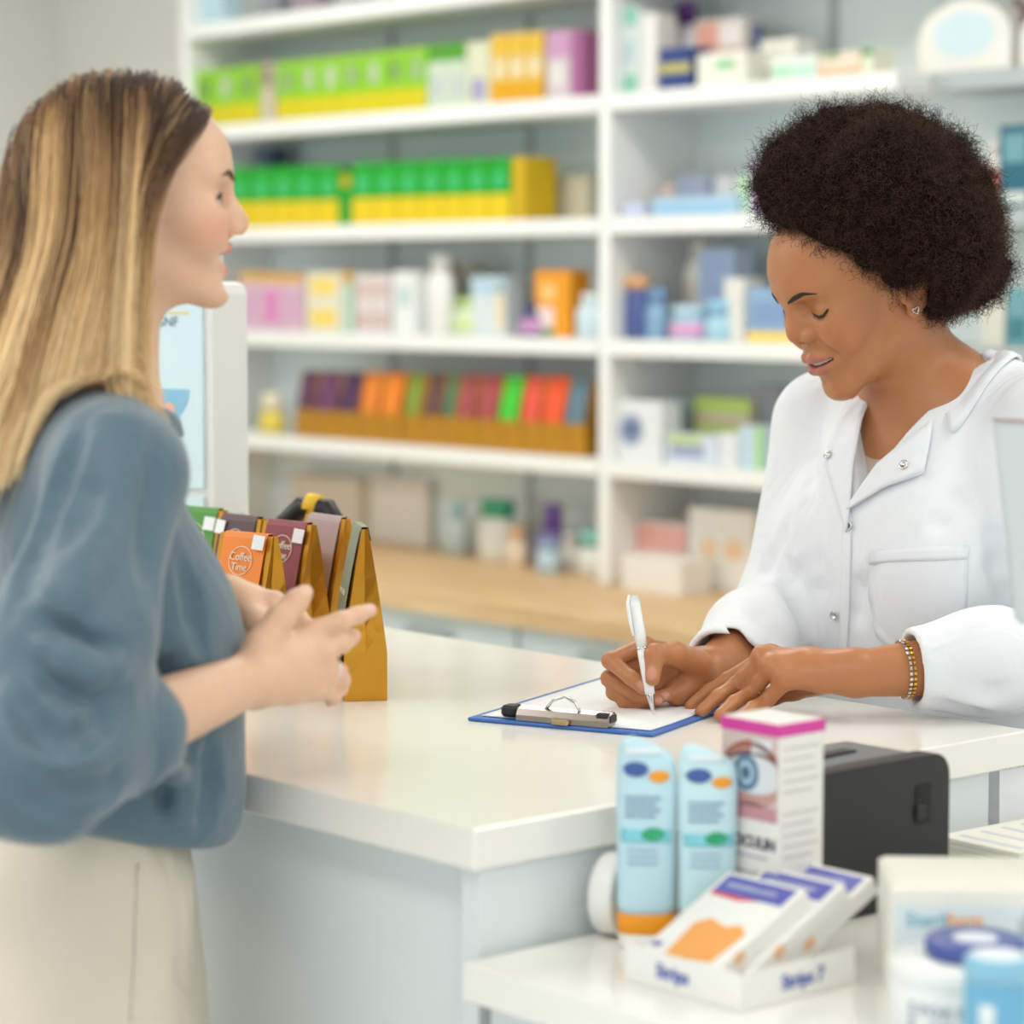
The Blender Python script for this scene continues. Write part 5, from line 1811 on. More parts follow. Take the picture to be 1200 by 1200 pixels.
# lapels, placket, pocket
KL = Field(); KL.ops = [q for q in KP.ops[:-2] if not isinstance(q[1], Field)]
o = patch('lapel', KL, [[(1029, 456), (1014, 492), (1004, 542), (1000, 592)], [(996, 478), (980, 515), (972, 548), (996, 625)]], M_COAT, None, .006, .003)
adopt(o, person_p)
o = patch('lapel', KL, [[(1000, 592), (1031, 547), (1060, 522), (1095, 495)], [(997, 599), (1040, 573), (1084, 558), (1090, 527)]], M_COAT, None, .007, .003)
adopt(o, person_p)
o = patch('placket', KL, [[(999, 600), (998, 660), (996, 720), (994, 775)], [(989, 612), (988, 660), (986, 720), (984, 775)]], M_COAT, None, .0015, .003)
adopt(o, person_p)
o = patch('chest_pocket', KL, [[(1021, 652), (1060, 649), (1100, 647), (1134, 645)], [(1020, 700), (1060, 700), (1100, 700), (1133, 700)], [(1028, 745), (1050, 768), (1085, 775), (1128, 748)]], M_COAT, None, .002, .0022, 5)
adopt(o, person_p)
o = patch('pocket_hem', KL, [[(1022, 646), (1060, 643), (1100, 641), (1135, 640)], [(1021, 660), (1060, 658), (1100, 657), (1134, 655)]], M_COAT, None, .0032, .0025, 3)
adopt(o, person_p)
# turned-down collar around the neck
rows_top, rows_mid, rows_out = [], [], []
NA = 40
for k in range(NA + 1):
    ph = math.radians(-112 + 240 * k / NA)           # 0 = nape
    c_, s__ = math.cos(ph), math.sin(ph)
    dr = -PF * c_ + PL * s__
    fr = max(0, (abs(ph) - 1.2) / 1.05)              # towards the front
    rt = .066 + .012 * fr
    zt_ = 1.425 - .022 * (1 - c_) / 2 - .045 * fr
    top = _v((Pn[0], Pn[1], 0)) - PF * .004 + dr * rt + UP * zt_
    ro = .104 + .012 * fr
    oxy = _v((Pn[0], Pn[1], 0)) - PF * .004 + dr * ro
    rows_top.append(top); rows_out.append(oxy)
P_out, _n = trace(KSOLID, np.array(rows_out) + UP * 1.6, np.tile(-UP, (NA + 1, 1)), t0=0.0, tmax=.5)
V = []
for a, b in zip(rows_top, P_out):
    b = b + UP * .006
    inner = a - UP * .04
    mid = (a + b) / 2 + UP * .010 + unit(b - a - UP * (b - a)[2]) * .004
    V += [inner, a + UP * -.004, a + UP * .0015, mid, b]
Fc = [(5 * i + j, 5 * i + j + 1, 5 * i + j + 6, 5 * i + j + 5) for i in range(NA) for j in range(4)]
o = mesh_from('collar', V, Fc, M_COAT, None)
md = o.modifiers.new('s', 'SUBSURF'); md.levels = md.render_levels = 1
md = o.modifiers.new('t', 'SOLIDIFY'); md.thickness = .003; md.offset = 0
adopt(o, person_p)
# snap buttons
for bx, by in ((977, 537), (1063, 549), (997, 617), (980, 720)):
    p, n = hits(KL, [(bx, by)])
    q = Vector(n[0]).to_track_quat('Z', 'Y')
    bm = lathe([(.0026, 0), (.0052, 0), (.0056, .0012), (.005, .002), (.003, .0016), (.0026, .0005)], 20)
    o = obj('snap_button', bm, M_STEEL, None, Vector(p[0] + n[0] * (.009 if by < 600 else .0035)), q.to_euler(), smooth=True)
    adopt(o, person_p)
# heart stud and bracelet
eb = head_pts(PM, PO, PH_.S, [(1.5, 79.5, -22)])[0]
hp = []
for k in range(21):
    a = 2 * math.pi * k / 20
    hx = .0042 * math.sin(a) ** 3; hz = .0035 * (math.cos(a) - .38 * math.cos(2 * a) - .16 * math.cos(3 * a)) + .0005
    hp.append(Vector(eb) + Vector(pf) * hx + Vector(pup) * hz + Vector(pl) * .0008)
tube_obj('heart_earring', hp, .0008, M_STEEL, person_p, 6)
M_GOLDM = mat('gold_metal', 'e0b04a', .25, metal=1.0)
d_ = unit(L_WR - L_EL)
cb = LC + d_ * .006
a_ = unit(np.cross(d_, UP)); b_ = np.cross(a_, d_)
for off_, m_, nm in ((0, M_GOLDM, 'gold_link'), (.0045, M_STEEL, 'silver_link')):
    br = thing('bracelet_strand', None, None)
    br['label'] = 'thin link bracelet strand on the left wrist'
    adopt(br, person_p)
    if 'category' in br: del br['category']
    bm = bmesh.new()
    for k in range(34):
        a = 2 * math.pi * k / 34
        c = cb + d_ * off_ + (a_ * math.cos(a) + b_ * math.sin(a)) * .0305
        q = Vector(a_ * math.cos(a) + b_ * math.sin(a))
        t_ = Vector(-a_ * math.sin(a) + b_ * math.cos(a))
        b2 = box_bm(-.0017, .0017, -.0017, .0017, -.001, .001, .0004)
        R = Matrix((t_, Vector(d_), q)).transposed().to_4x4()
        R.translation = Vector(c)
        bmesh.ops.transform(b2, matrix=R, verts=b2.verts[:])
        me = bpy.data.meshes.new('t'); b2.to_mesh(me); b2.free(); bm.from_mesh(me); bpy.data.meshes.remove(me)
    o = obj('bracelet', bm, m_, None)
    adopt(o, person_p)
    bpy.data.objects.remove(br)
# trousers and shoes (behind the counter)
KQ = Field()
KQ.add(Ell(pt(-.01, 0, .84), (.12, .172, .14), AX_P), .05)
for s_ in (-1, 1):
    KQ.chain([pt(-.01, .085 * s_, .8), pt(0, .087 * s_, .45), pt(-.012, .087 * s_, .1)], [.09, .066, .06], .03)
o = field_obj('trousers', KQ, (-.05, 2.4, .0), (1.0, 3.5, 1.1), .008, cloth_mat('white_trousers', 'e6e9ee', .8, .1), None, 1)
adopt(o, person_p)
for s_ in (-1, 1):
    sh = Field(); sh.add(Cap(pt(-.03, .087 * s_, .04), pt(.13, .095 * s_, .03), .042, .034), .01)
    sh.clip(Half(pt(0, 0, .003), (0, 0, -1)), .004)
    sc_ = pt(.04, .09 * s_, .03)
    o = field_obj('shoe', sh, sc_ - .2, sc_ + .2, .006, cmat('e8e8e6', .5), None, 1)
    adopt(o, person_p)

# ------------------------------------------------------------------ the customer
CB_ = math.radians(15)
CF = _v((math.cos(CB_), math.sin(CB_), 0)); CL = _v((-math.sin(CB_), math.cos(CB_), 0))
CW = _v((-.385, 2.322, 0))


def ct(f, s, z): return CW + CF * f + CL * s + UP * z


AX_C = [CF, CL, UP]
CO = _v((-.3500, 2.375, 1.5632))
CM = frame_of(math.radians(13), math.radians(-1))
CH_ = make_head(HEAD_C).place(CM, CO)
cf, cl, cup = CM
person_c = thing('person', 'woman with long blond hair in slate blue blouse talking at the counter', 'person', CW, 0)
Cn = _v((-.372, 2.350, 1.398))
cR_SH, cL_SH = _v((-.330, 2.178, 1.340)), _v((-.412, 2.492, 1.350))
cR_EL, cR_WR = J(42, 898, 2.05), J(288, 798, 2.275)
cL_EL, cL_WR = _v((-.44, 2.55, 1.10)), J(262, 702, 2.47)
BC = Field()
BC.add(CH_, .001)
BC.add(Cap(CO - cf * .018 - cup * .05, Cn, .0475, .052), .03)
for a in (cR_SH, cL_SH):
    BC.add(Cap(Cn - UP * .03, a + (Cn - a) * .2, .03, .032), .04)
BC.add(Ell(_v((-.380, 2.338, 1.25)), (.078, .14, .16), AX_C), .05)
BC.add(Ell(ct(0, 0, 1.05), (.08, .112, .18), AX_C), .06)
BC.add(Ell(ct(-.03, 0, .87), (.085, .125, .12), AX_C), .04)
BC.chain([cR_SH, cR_EL], [.034, .030], .03); BC.chain([cR_EL, cR_EL + (cR_WR - cR_EL) * .45, cR_WR], [.030, .0345, .0235], .015)
BC.chain([cL_SH, cL_EL], [.034, .030], .03); BC.chain([cL_EL, cL_EL + (cL_WR - cL_EL) * .45, cL_WR], [.036, .0335, .0225], .015)
for s_ in (-1, 1):
    BC.chain([ct(-.02, .08 * s_, .80), ct(-.015, .082 * s_, .70)], [.07, .06], .03)
# near hand: back of the hand towards us, index and thumb stretched
rM = [J(362, 742, 2.335), J(376, 764, 2.330), J(381, 785, 2.335), J(377, 805, 2.34)]
palm(BC, cR_WR, rM, .018, .0105)
finger(BC, [rM[0], J(400, 728, 2.340), J(418, 721, 2.352), J(434, 715, 2.361)], [10.5, 8.9, 7.8, 6.6])
finger(BC, [rM[1], J(400, 754, 2.340), J(408, 749, 2.355), J(415, 745, 2.370)], [10.3, 8.8, 7.8, 6.8])
finger(BC, [rM[2], J(396, 787, 2.347), J(401, 797, 2.370), J(400, 808, 2.383)], [10, 8.6, 7.6, 6.6])
finger(BC, [rM[3], J(388, 811, 2.355), J(391, 817, 2.373), J(388, 822, 2.385)], [9, 7.8, 7, 6])
finger(BC, [J(305, 757, 2.290), J(329, 724, 2.307), J(346, 706, 2.317), J(358, 694, 2.323)], [15.5, 11, 9.4, 7.4], .01)
BC.add(Cap(J(300, 800, 2.285), J(355, 800, 2.325), .017, .013), .015)
# far hand, palm up under the near one
lM = [J(322, 706, 2.455), J(322, 720, 2.440), J(320, 735, 2.430), J(315, 750, 2.425)]
palm(BC, cL_WR, lM, .0165, .0098)
finger(BC, [lM[0], J(348, 720, 2.435), J(360, 734, 2.420), J(368, 748, 2.410)], [9.6, 8.4, 7.4, 6.4])
finger(BC, [lM[1], J(350, 740, 2.420), J(364, 756, 2.410), J(374, 772, 2.405)], [9.6, 8.4, 7.4, 6.4])
finger(BC, [lM[2], J(350, 760, 2.415), J(366, 776, 2.410), J(380, 792, 2.410)], [9.4, 8.2, 7.4, 6.4])
finger(BC, [lM[3], J(345, 775, 2.410), J(358, 790, 2.410), J(370, 803, 2.410)], [8.6, 7.6, 7, 6])
finger(BC, [J(282, 708, 2.450), J(300, 728, 2.420), J(318, 742, 2.405), J(330, 752, 2.400)], [14, 10.5, 9, 7.4], .01)
SKC = skin_mat('skin_fair', .45, .25)


def scalp_c(P):
    n = np.array([.80, 0, -.60]); p0 = np.array([.078, 0, .090]) * .965
    a = np.clip(-((P - p0) @ n) / .01, 0, 1)
    return a * np.clip((P[:, 2] + .06) / .02, 0, 1) * np.clip((.03 - P[:, 0]) / .02 + np.clip((P[:, 2] - .02) / .02, 0, 1), 0, 1)


tc_ = face_tint(CH_, CM, CO, (229, 186, 156), (200, 82, 76), (224, 140, 112), (84, 60, 42), scalp_c)
cdc = unit(_v((0, 0, CAM_H)) - J(380, 750, 2.335))
NC = (238, 196, 178)
nl = [(J(357, 694, 2.317), (.0065, .005, .004), axes(J(358, 694, 2.323) - J(346, 706, 2.317), cdc), NC),
      (J(432, 714, 2.356), (.006, .0045, .004), axes(J(434, 715, 2.361) - J(418, 721, 2.352), cdc + UP * .6), NC)]
o = field_obj('body', BC, (-.75, 1.9, 0), (-.02, 2.85, 1.78), .0025, SKC, None, 1, tint_plus(tc_, nl))
adopt(o, person_c)
M_BROWC = mat('brow_brown', '5d4231', .8, var=.1)
brow(CH_, CM, CO, [(11, 32), (20, 36), (32, 39), (45, 35)], person_c, M_BROWC, 3.0)
lashes(CH_, CM, CO, [(19, 14), (24, 17), (32, 18.5), (40, 17), (46, 13)], person_c, .0020, .0095, .1)
teeth(CH_, CM, CO, person_c, .0035, .0085, .002)
# eye seen between the lids
for s_ in (1, -1):
    c = head_pts(CM, CO, CH_.S, [(73.5, 32 * s_, 13.5)])[0]
    o = obj('eyeball', lathe([(0, -.0125)] + [(.0125 * math.sin(a), -.0125 * math.cos(a)) for a in [math.pi * k / 12 for k in range(1, 12)]] + [(0, .0125)], 20), mat('eye_white', 'e9e2dc', .2, var=0), None, Vector(c), Matrix(CM).transposed().to_euler(), smooth=True)
    adopt(o, person_c)
    i_ = head_pts(CM, CO, CH_.S, [(84.5, 33 * s_, 13.8)])[0]
    o = obj('iris', lathe([(0, -.0012), (.0052, -.001), (.0055, 0), (.0045, .0014), (0, .002)], 20), mat('iris_brown', '3a241a', .15, var=.05), None, Vector(i_), (Matrix(CM).transposed() @ Matrix.Rotation(math.pi / 2, 3, 'Y')).to_euler(), smooth=True)
    adopt(o, person_c)

# --- blouse
M_BL = cloth_mat('slate_satin', '566d7b', .5, .3, 2200, .05, .03)
KB = Field()
KB.add(Ell(_v((-.384, 2.335, 1.265)), (.088, .155, .135), AX_C), .05)
for a in (cR_SH, cL_SH):
    KB.add(Cap(Cn - UP * .022 + (a - Cn) * .3, a + (Cn - a) * .08 + UP * .004, .046, .053), .05)
KB.add(Ell(_v((-.340, 2.345, 1.195)), (.085, .125, .085), AX_C), .06)
KB.add(Ell(_v((-.366, 2.335, 1.12)), (.115, .135, .11), AX_C), .06)
KB.add(Ell(ct(.012, .005, 1.055), (.122, .138, .075), AX_C), .05)
KB.add(Ell(ct(.05, .01, 1.02), (.083, .115, .05), AX_C), .04)
cRC = cR_EL + (cR_WR - cR_EL) * .47
sleeve(KB, [([cR_SH, cR_SH + (cR_EL - cR_SH) * .55, cR_EL], [.055, .062, .060]), ([cR_EL, cRC], [.060, .050])], cR_EL, cR_WR, cRC, .041, .025)
cLC = cL_EL + (cL_WR - cL_EL) * .3
sleeve(KB, [([cL_SH, cL_EL], [.056, .06]), ([cL_EL, cLC], [.058, .05])], cL_EL, cL_WR, cLC, .040, .03)
folds(KB, [([(108, 478), (80, 540), (48, 610), (25, 680), (10, 740)], .015, .001, '-'),
           ([(178, 500), (182, 560), (172, 640), (168, 720)], .013, .003, '-'),
           ([(150, 560), (110, 640), (60, 720), (30, 790)], .022, .010, '+'),
           ([(20, 700), (60, 745), (120, 765), (158, 750)], .014, .002, '-'),
           ([(30, 760), (70, 800), (120, 820), (160, 800)], .013, .002, '-'),
           ([(30, 740), (75, 770), (120, 790), (165, 775)], .014, .003, '+'),
           ([(15, 800), (40, 850), (70, 880), (95, 880)], .014, .0, '-'),
           ([(150, 830), (110, 850), (75, 885)], .012, .0, '-'),
           ([(160, 900), (120, 925), (80, 930), (30, 900)], .014, .0, '-'),
           ([(190, 900), (200, 930), (190, 970)], .013, .001, '-'),
           ([(215, 880), (222, 930), (205, 985)], .012, .006, '+'),
           ([(240, 860), (250, 910), (235, 980)], .012, .001, '-'),
           ([(205, 640), (225, 700), (235, 780)], .014, .006, '-'), ([(215, 760), (190, 790), (180, 830)], .013, .002, '-'),
           ([(255, 790), (225, 800), (190, 815)], .012, .006, '-'), ([(120, 520), (95, 600), (70, 660)], .016, .010, '-'),
           ([(0, 905), (40, 940), (90, 960), (140, 965)], .012, .005, '-'), ([(60, 600), (35, 680), (25, 740)], .012, .006, '-')], .009)
KB.clip(Half(ct(0, 0, 1.012), tuple(-UP - CF * .20 - CL * .10)), .015)
KB.cut(Cap(Cn - UP * .03, Cn + UP * .12, .058, .056), .006)
o = field_obj('blouse', KB, (-.75, 1.9, .85), (-.02, 2.85, 1.5), .003, M_BL, None, 2)
adopt(o, person_c)
# rolled cuff bands
for el, wr, c in ((cR_EL, cR_WR, cRC), (cL_EL, cL_WR, cLC)):
    d = unit(wr - el)
    a = unit(np.cross(d, UP)); b = np.cross(a, d)
    S_ = []
    for t_, r_ in ((-.042, .0515), (-.038, .0545), (-.01, .0525), (.002, .0500), (.004, .0475), (.0, .0445), (-.02, .0445)):
        S_.append([Vector(c + d * t_ + (a * math.cos(2 * math.pi * k / 40) + b * math.sin(2 * math.pi * k / 40)) * (r_ + .0012 * math.sin(k * .9 + t_ * 90))) for k in range(40)])
    o = obj('rolled_cuff', loft(S_, True, False), M_BL, None, smooth=True)
    adopt(o, person_c)
# small stand collar
V, Fc = [], []
NA = 36
for k in range(NA + 1):
    ph = math.radians(-165 + 330 * k / NA)
    dr = -CF * math.cos(ph) + CL * math.sin(ph)
    fr = abs(ph) / 2.88
    base = Cn + dr * (.058 + .004 * fr ** 3) - UP * (.012 + .030 * fr ** 2)
    for q, up_ in ((.0, 0), (.002, .016), (.004, .028), (.009, .025), (.013, .006)):
        V.append(base + dr * q + UP * up_)
Fc = [(5 * i + j, 5 * i + j + 1, 5 * i + j + 6, 5 * i + j + 5) for i in range(NA) for j in range(4)]
o = mesh_from('collar', V, Fc, M_BL, None)
md = o.modifiers.new('s', 'SUBSURF'); md.levels = md.render_levels = 1
md = o.modifiers.new('t', 'SOLIDIFY'); md.thickness = .002
adopt(o, person_c)

# --- cream trousers
M_TR = cloth_mat('cream_twill', 'd8cdbb', .85, .1, 900, .12, .03)
KQ = Field()
KQ.add(Ell(ct(-.012, 0, .96), (.108, .14, .13), AX_C), .05)
KQ.add(Ell(ct(-.015, 0, .84), (.122, .168, .13), AX_C), .05)
for s_ in (-1, 1):
    KQ.chain([ct(-.015, .084 * s_, .83), ct(-.01, .09 * s_, .45), ct(-.025, .09 * s_, .08)], [.098, .082, .085], .03)
KQ.clip(Half(ct(0, 0, .045), (0, 0, -1)), .004)
KQ.clip(Half(ct(0, 0, 1.045), (0, 0, 1)), .006)
folds(KQ, [([(208, 1030), (215, 1080), (212, 1140), (205, 1200)], .006, .002, '-')], .008)
o = field_obj('trousers', KQ, (-.75, 1.9, .0), (-.02, 2.85, 1.05), .006, M_TR, None, 1)
adopt(o, person_c)
o = patch('side_seam', KQ, [[(160, 1012), (158, 1080), (156, 1140), (152, 1198)], [(162.5, 1012), (160.5, 1080), (158.5, 1140), (154.5, 1198)]], M_TR, None, .0008, .0012, 4)
adopt(o, person_c)
for s_ in (-1, 1):
    sh = Field(); sh.add(Cap(ct(-.05, .09 * s_, .04), ct(.12, .095 * s_, .03), .04, .034), .01)
    sh.clip(Half(ct(0, 0, .003), (0, 0, -1)), .004)
    sc_ = ct(.03, .09 * s_, .03)
    o = field_obj('shoe', sh, sc_ - .2, sc_ + .2, .006, cmat('6b5a4c', .5), None, 1)
    adopt(o, person_c)
# rings
def ring_on(p, q, t, r, root, m=None):
    p, q = _v(p), _v(q)
    c = p + (q - p) * t
    d = unit(q - p); a = unit(np.cross(d, UP)); b = np.cross(a, d)
    pts = [Vector(c + (a * math.cos(2 * math.pi * k / 24) + b * math.sin(2 * math.pi * k / 24)) * r) for k in range(25)]
    tube_obj('finger_ring', pts, .0014, m or M_STEEL, root, 6)


ring_on(rM[2], J(396, 787, 2.347), .62, .0100, person_c)
ring_on(lM[0], J(348, 720, 2.435), .85, .0094, person_c)

# ================================================================== hair
def hair_object(name, P, rad_root, rad_tip, m, root, tone=None):
    """P: (strands, points, 3) world coordinates -> one hair curves object"""
    n, k = P.shape[:2]
    hc = bpy.data.hair_curves.new(name)
    hc.add_curves([k] * n)
    hc.points.foreach_set('position', (P - _v(root.location)).astype(np.float32).ravel())
    r = np.tile(np.linspace(rad_root, rad_tip, k), n).astype(np.float32)
    hc.points.foreach_set('radius', r)
    if tone is not None:
        a = hc.attributes.new('tone', 'FLOAT', 'CURVE')
        a.data.foreach_set('value', tone.astype(np.float32))
    hc.materials.append(m)
    o = bpy.data.objects.new(name, hc)
    COL.objects.link(o)
    o.parent = root
    return o


def hair_mat(name, stops, dark=None, rough=.35, vary=.25, spec=.5):
    """colour along the strand (root to tip) with a per-strand tone"""
    m = bpy.data.materials.new(name)
    m.use_nodes = True
    nt = m.node_tree
    b = nt.nodes['Principled BSDF']
    hi = nt.nodes.new('ShaderNodeHairInfo')
    at = nt.nodes.new('ShaderNodeAttribute'); at.attribute_name = 'tone'
    ad = nt.nodes.new('ShaderNodeMath'); ad.operation = 'MULTIPLY_ADD'
    ad.inputs[1].default_value = vary; nt.links.new(at.outputs['Fac'], ad.inputs[0]); nt.links.new(hi.outputs['Intercept'], ad.inputs[2])
    cr = nt.nodes.new('ShaderNodeValToRGB')
    el = cr.color_ramp.elements
    while len(el) < len(stops): el.new(.5)
    for e, (p, c) in zip(el, stops):
        e.position = p; e.color = lin(c) + (1,)
    nt.links.new(ad.outputs[0], cr.inputs['Fac'])
    hv = nt.nodes.new('ShaderNodeHueSaturation')
    mr = nt.nodes.new('ShaderNodeMapRange'); mr.inputs['To Min'].default_value = .75; mr.inputs['To Max'].default_value = 1.25
    nt.links.new(hi.outputs['Random'], mr.inputs['Value']); nt.links.new(mr.outputs['Result'], hv.inputs['Value'])
    nt.links.new(cr.outputs['Color'], hv.inputs['Color'])
    nt.links.new(hv.outputs['Color'], b.inputs['Base Color'])
    b.inputs['Roughness'].default_value = rough
    b.inputs['Specular IOR Level'].default_value = spec
    return m


# --- afro: an inner dark mass with lumps, then tens of thousands of short kinky strands
AF = Field()
def hp_(px, py, Y): return J(px, py, Y)
AF.add(Ell(J(1040, 245, 2.925), (.108, .115, .090)), .04)
lumps = [(940, 205, 2.905, .046), (925, 232, 2.895, .032), (985, 180, 2.92, .048), (1040, 180, 2.93, .050), (1085, 210, 2.935, .054), (1112, 255, 2.935, .054),
         (1130, 312, 2.93, .046), (1115, 340, 2.93, .046), (1060, 270, 2.86, .06), (1000, 240, 2.855, .055), (1040, 210, 2.83, .06), (1100, 280, 2.845, .06), (1090, 330, 2.87, .045),
         (960, 225, 2.87, .045), (1050, 240, 3.0, .07), (1100, 300, 2.99, .06), (980, 220, 2.97, .05)]
for a in lumps: AF.add(Ell(J(*a[:3]), (a[3],) * 3), .02)
# keep the face, ear and neck free
S_ = PH_.S
def hl(x, y, z): return np.array((x, y, z)) * S_ @ PM + PO
fn = np.array((.80, 0, -.60)) @ PM
FACE = Field()
FACE.add(Box(hl(120, 0, 20), (.085, .2, .16), PM), .001)
FACE.clip(Half(hl(80, 0, 98), tuple(-fn)), .01)
FACE.c = hl(90, 0, 20); FACE.R = .32
AF.cut(FACE, .012)
AF.cut(Ell(hl(-2, 90, -12), (.024, .035, .036)), .012)
AF.cut(Ell(hl(-2, -90, -12), (.024, .035, .036)), .012)
AF.cut(Half(hl(-40, 0, -42), tuple(np.array((-.25, 0, 1)) @ PM)), .02)
AF.disp = lambda P: .0055 * np.sin(P[:, 0] * 95 + 1.5 * np.sin(P[:, 1] * 60)) * np.sin(P[:, 2] * 100 + P[:, 1] * 40) + .0035 * (np.sin(P[:, 0] * 190 + 3 * np.sin(P[:, 2] * 120)) * np.sin(P[:, 1] * 170 + 2) * np.sin(P[:, 2] * 180 + 1.3)) + .002 * np.sin(P[:, 0] * 410 + P[:, 2] * 300) * np.sin(P[:, 1] * 380 - P[:, 2] * 200)
M_AFRO = mat('afro_core', '1d1411', .9, var=.25, scale=60, bump=.8, bscale=300, spec=.1)
lo_, hi_ = _v((.2, 2.7, 1.3)), _v((.7, 3.15, 1.8))
o = field_obj('hair', AF, lo_, hi_, .004, M_AFRO, None, 0)
adopt(o, person_p)
V = np.array([v.co[:] for v in o.data.vertices])
N = np.array([v.normal[:] for v in o.data.vertices])
NS, NP = 26000, 9
idx = RNG.integers(0, len(V), NS)
base = V[idx] - N[idx] * RNG.uniform(0, .012, (NS, 1)) + RNG.normal(0, .0015, (NS, 3))
nrm = N[idx]
# random helix around a wandering outward axis
L = RNG.uniform(.012, .028, NS)
ax = unit_ = nrm + RNG.normal(0, .55, (NS, 3))
ax /= np.linalg.norm(ax, axis=1)[:, None]
e1 = np.cross(ax, RNG.normal(0, 1, (NS, 3))); e1 /= np.linalg.norm(e1, axis=1)[:, None]
e2 = np.cross(ax, e1)
ph = RNG.uniform(0, 6.28, NS); tw = RNG.uniform(7, 14, NS); rad = RNG.uniform(.0016, .0042, NS)
P = np.zeros((NS, NP, 3))
for k in range(NP):
    f = k / (NP - 1)
    P[:, k] = base + ax * (L * f)[:, None] + (e1 * (np.cos(ph + tw * f) - np.cos(ph))[:, None] + e2 * (np.sin(ph + tw * f) - np.sin(ph))[:, None]) * rad[:, None]
M_AH = hair_mat('afro_strands', [(0, '1c120e'), (.7, '2e1e18'), (1, '523a2d')], vary=.2, rough=.65, spec=.15)
h = hair_object('hair_strands', P, .00022, .00012, M_AH, person_p, RNG.uniform(0, 1, NS))
h['kind'] = 'stuff'

# --- long straight hair of the customer
NS, NP = 9000, 46
S_ = CH_.S
# roots on the scalp in head millimetres
R_ = []
while len(R_) < NS:
    v = RNG.normal(0, 1, (20000, 3)); v /= np.linalg.norm(v, axis=1)[:, None]
    p = v * np.array((93, 72, 81)) + np.array((-2, 0, 46))
    ok = (p[:, 2] > -20 + np.clip(p[:, 0] + 10, 0, 200) * .25) & (((p - np.array((80, 0, 92))) @ np.array((.80, 0, -.60))) < -2) & ~((p[:, 0] > 12) & (p[:, 2] < 30))
    R_ += list(p[ok])
R_ = np.array(R_[:NS])
side = np.where(R_[:, 1] + RNG.normal(0, 2.0, NS) > 4, 1.0, -1.0)
# guides: strands follow the nearest guide so that they gather into locks
NG = 260
gi = RNG.choice(NS, NG, replace=False)
own = np.argmin(((R_[:, None, :] - R_[gi][None]) ** 2).sum(2) + 1e5 * (side[:, None] != side[gi][None]), axis=1)
step = .0098
layer = .003 + .011 * RNG.uniform(0, 1, NS) ** 1.5


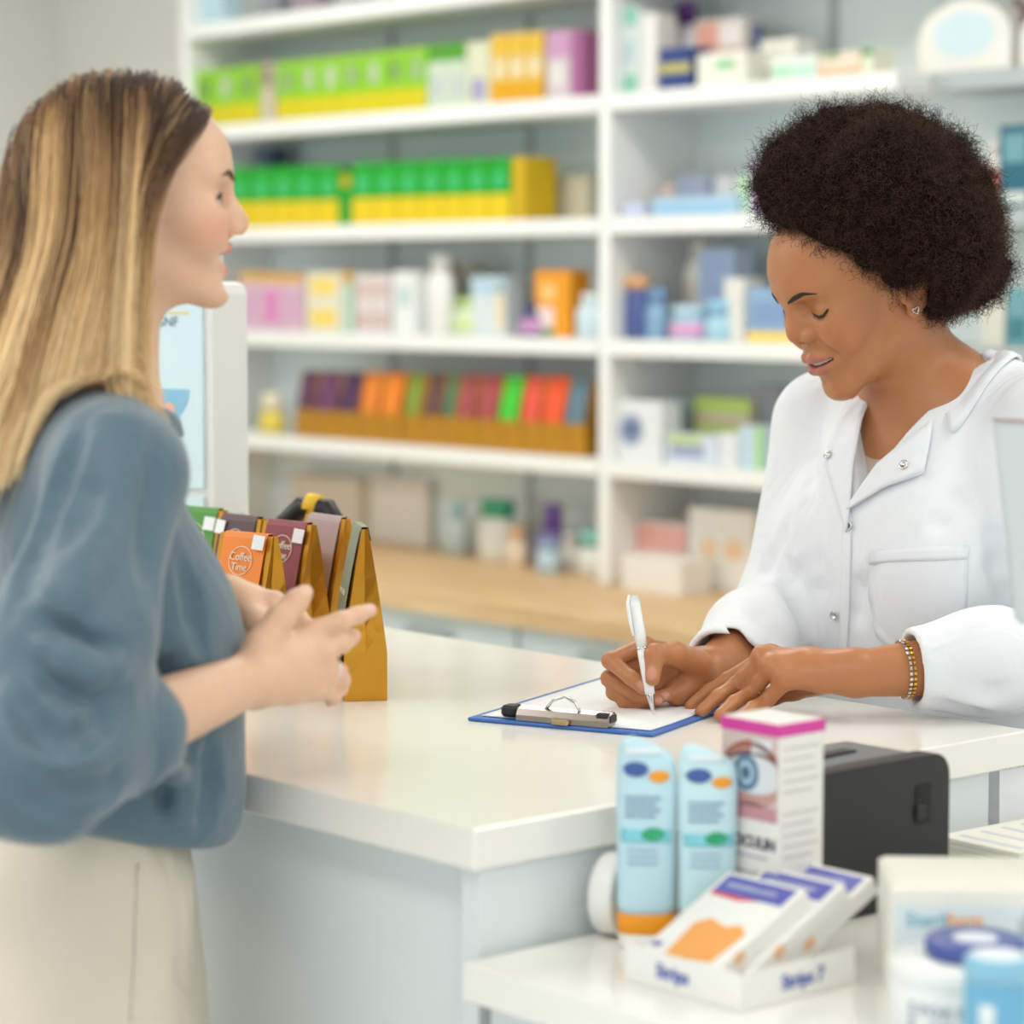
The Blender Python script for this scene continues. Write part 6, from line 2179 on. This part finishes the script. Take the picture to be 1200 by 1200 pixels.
def grow(R0, sd, lay):
    n = len(R0)
    pos = R0 * S_ @ CM + CO
    cen = (np.array((-2, 0, 46)) * S_) @ CM + CO
    rr = np.array((93, 72, 81)) * S_
    nr = ((R0 - np.array((-2, 0, 46))) / np.array((93, 72, 81)) ** 2); nr /= np.linalg.norm(nr, axis=1)[:, None]
    d = nr @ CM * .25 + np.outer(sd, cl) * .7 - cf * .25 + UP * .1
    out = np.zeros((n, NP, 3)); out[:, 0] = pos
    touch = np.full(n, NP)
    front = np.clip((R0[:, 0] - 10) / 60, 0, 1)
    frontl = (R0[:, 0] > 28) & (sd < 0)
    for k in range(1, NP):
        q = (pos - CO) @ CM.T / S_                  # head mm
        down = np.clip((40 - q[:, 2]) / 90, 0, 1)   # how far below the crown
        pull = np.outer(sd, cl) * (.55 * np.clip((q[:, 2] - 30) / 80, 0, 1))[:, None] - UP * (.55 + .8 * down)[:, None] - cf * (.42 * front * np.clip((q[:, 2] + 30) / 90, 0, 1) + .04 + .42 * np.clip((25 - R0[:, 0]) / 70, 0, 1) * np.clip((20 - q[:, 2]) / 60, 0, 1))[:, None]
        # drift of the loose ends: the back mass falls behind, the front locks fall over the chest
        d = d * .55 + pull * .45
        d /= np.linalg.norm(d, axis=1)[:, None]
        pos = pos + d * step
        # keep outside the head
        for _ in range(2):
            e = ((pos - cen) @ CM.T)
            rl = rr + lay[:, None]
            k0 = np.sqrt(((e / rl) ** 2).sum(1))
            ins = k0 < 1
            e[ins] /= k0[ins][:, None]
            pos = np.where(ins[:, None], e @ CM + cen, pos)
            # neck
            for ci, (a, b, r) in enumerate(((CO - cf * .012 - cup * .02, Cn, .066), (Cn - UP * .02, cR_SH, .062), (Cn - UP * .02, cL_SH, .062), (cR_SH, cR_SH - UP * .2, .066), (Cn - UP * .06 - CF * .02, Cn - UP * .25 - CF * .02, .11))):
                ba = b - a
                t = np.clip((pos - a) @ ba / (ba @ ba), 0, 1)
                w = pos - (a + t[:, None] * ba)
                dd = np.linalg.norm(w, axis=1)
                need = r + lay * .8
                mm = dd < need
                if ci in (1, 3): mm = mm & ~frontl
                if ci in (1, 2, 3): touch = np.where(mm & (touch == NP), k, touch)
                pos = np.where(mm[:, None], pos + w / (dd[:, None] + 1e-9) * (need - dd)[:, None], pos)
        out[:, k] = pos
    return out, touch


P, touch = grow(R_, side, layer)
Gd = P[gi]
w = np.linspace(0, 1, NP) ** .8 * .62
P = P * (1 - w)[None, :, None] + (Gd[own] + (P[:, :1] - Gd[own][:, :1]) * (1 - .75 * np.linspace(0, 1, NP))[None, :, None]) * w[None, :, None]
# soft waves and a little frizz, and uneven lengths
kk = np.arange(NP) / (NP - 1)
gph = RNG.uniform(0, 6.28, NG)[own]
P += (np.sin(kk[None] * 9 + gph[:, None]) * (.0035 * kk[None]))[..., None] * cf + (np.cos(kk[None] * 7 + gph[:, None]) * (.003 * kk[None]))[..., None] * cl
P += np.cumsum(RNG.normal(0, .00025, P.shape), axis=1)
# trim: front and near locks end on the shoulder, the back mass hangs lower
back = np.clip((10 - R_[:, 0]) / 60, 0, 1)
zend = np.where(R_[:, 0] > 28, 1.388, 1.408) - .085 * back + RNG.normal(0, .008, NS) + RNG.normal(0, .010, NG)[own]
below = P[:, :, 2] < zend[:, None]
cutl = np.where(below.any(1), below.argmax(1), NP - 1) / (NP - 1)
cutl = np.minimum(cutl, (touch + RNG.uniform(1.5, 4.5, NS) + RNG.uniform(-1, 2, NG)[own]) / (NP - 1))
t = np.linspace(0, 1, NP)[None] * cutl[:, None] * (NP - 1)
i0 = np.minimum(t.astype(int), NP - 2); fr = (t - i0)[..., None]
P = np.take_along_axis(P, i0[..., None], 1) * (1 - fr) + np.take_along_axis(P, (i0 + 1)[..., None], 1) * fr
gt = RNG.normal(0, 1, NG)[own] * .8 + RNG.normal(0, .35, NS)
M_BH = hair_mat('blond_strands', [(0, '4a3224'), (.17, '6e4d34'), (.38, 'b88d5c'), (.6, 'e8c088'), (1, 'ffe3b2')], vary=.22, rough=.38)
h = hair_object('hair', P, .00034, .00018, M_BH, person_c, np.clip(gt, -1.6, 1.8))
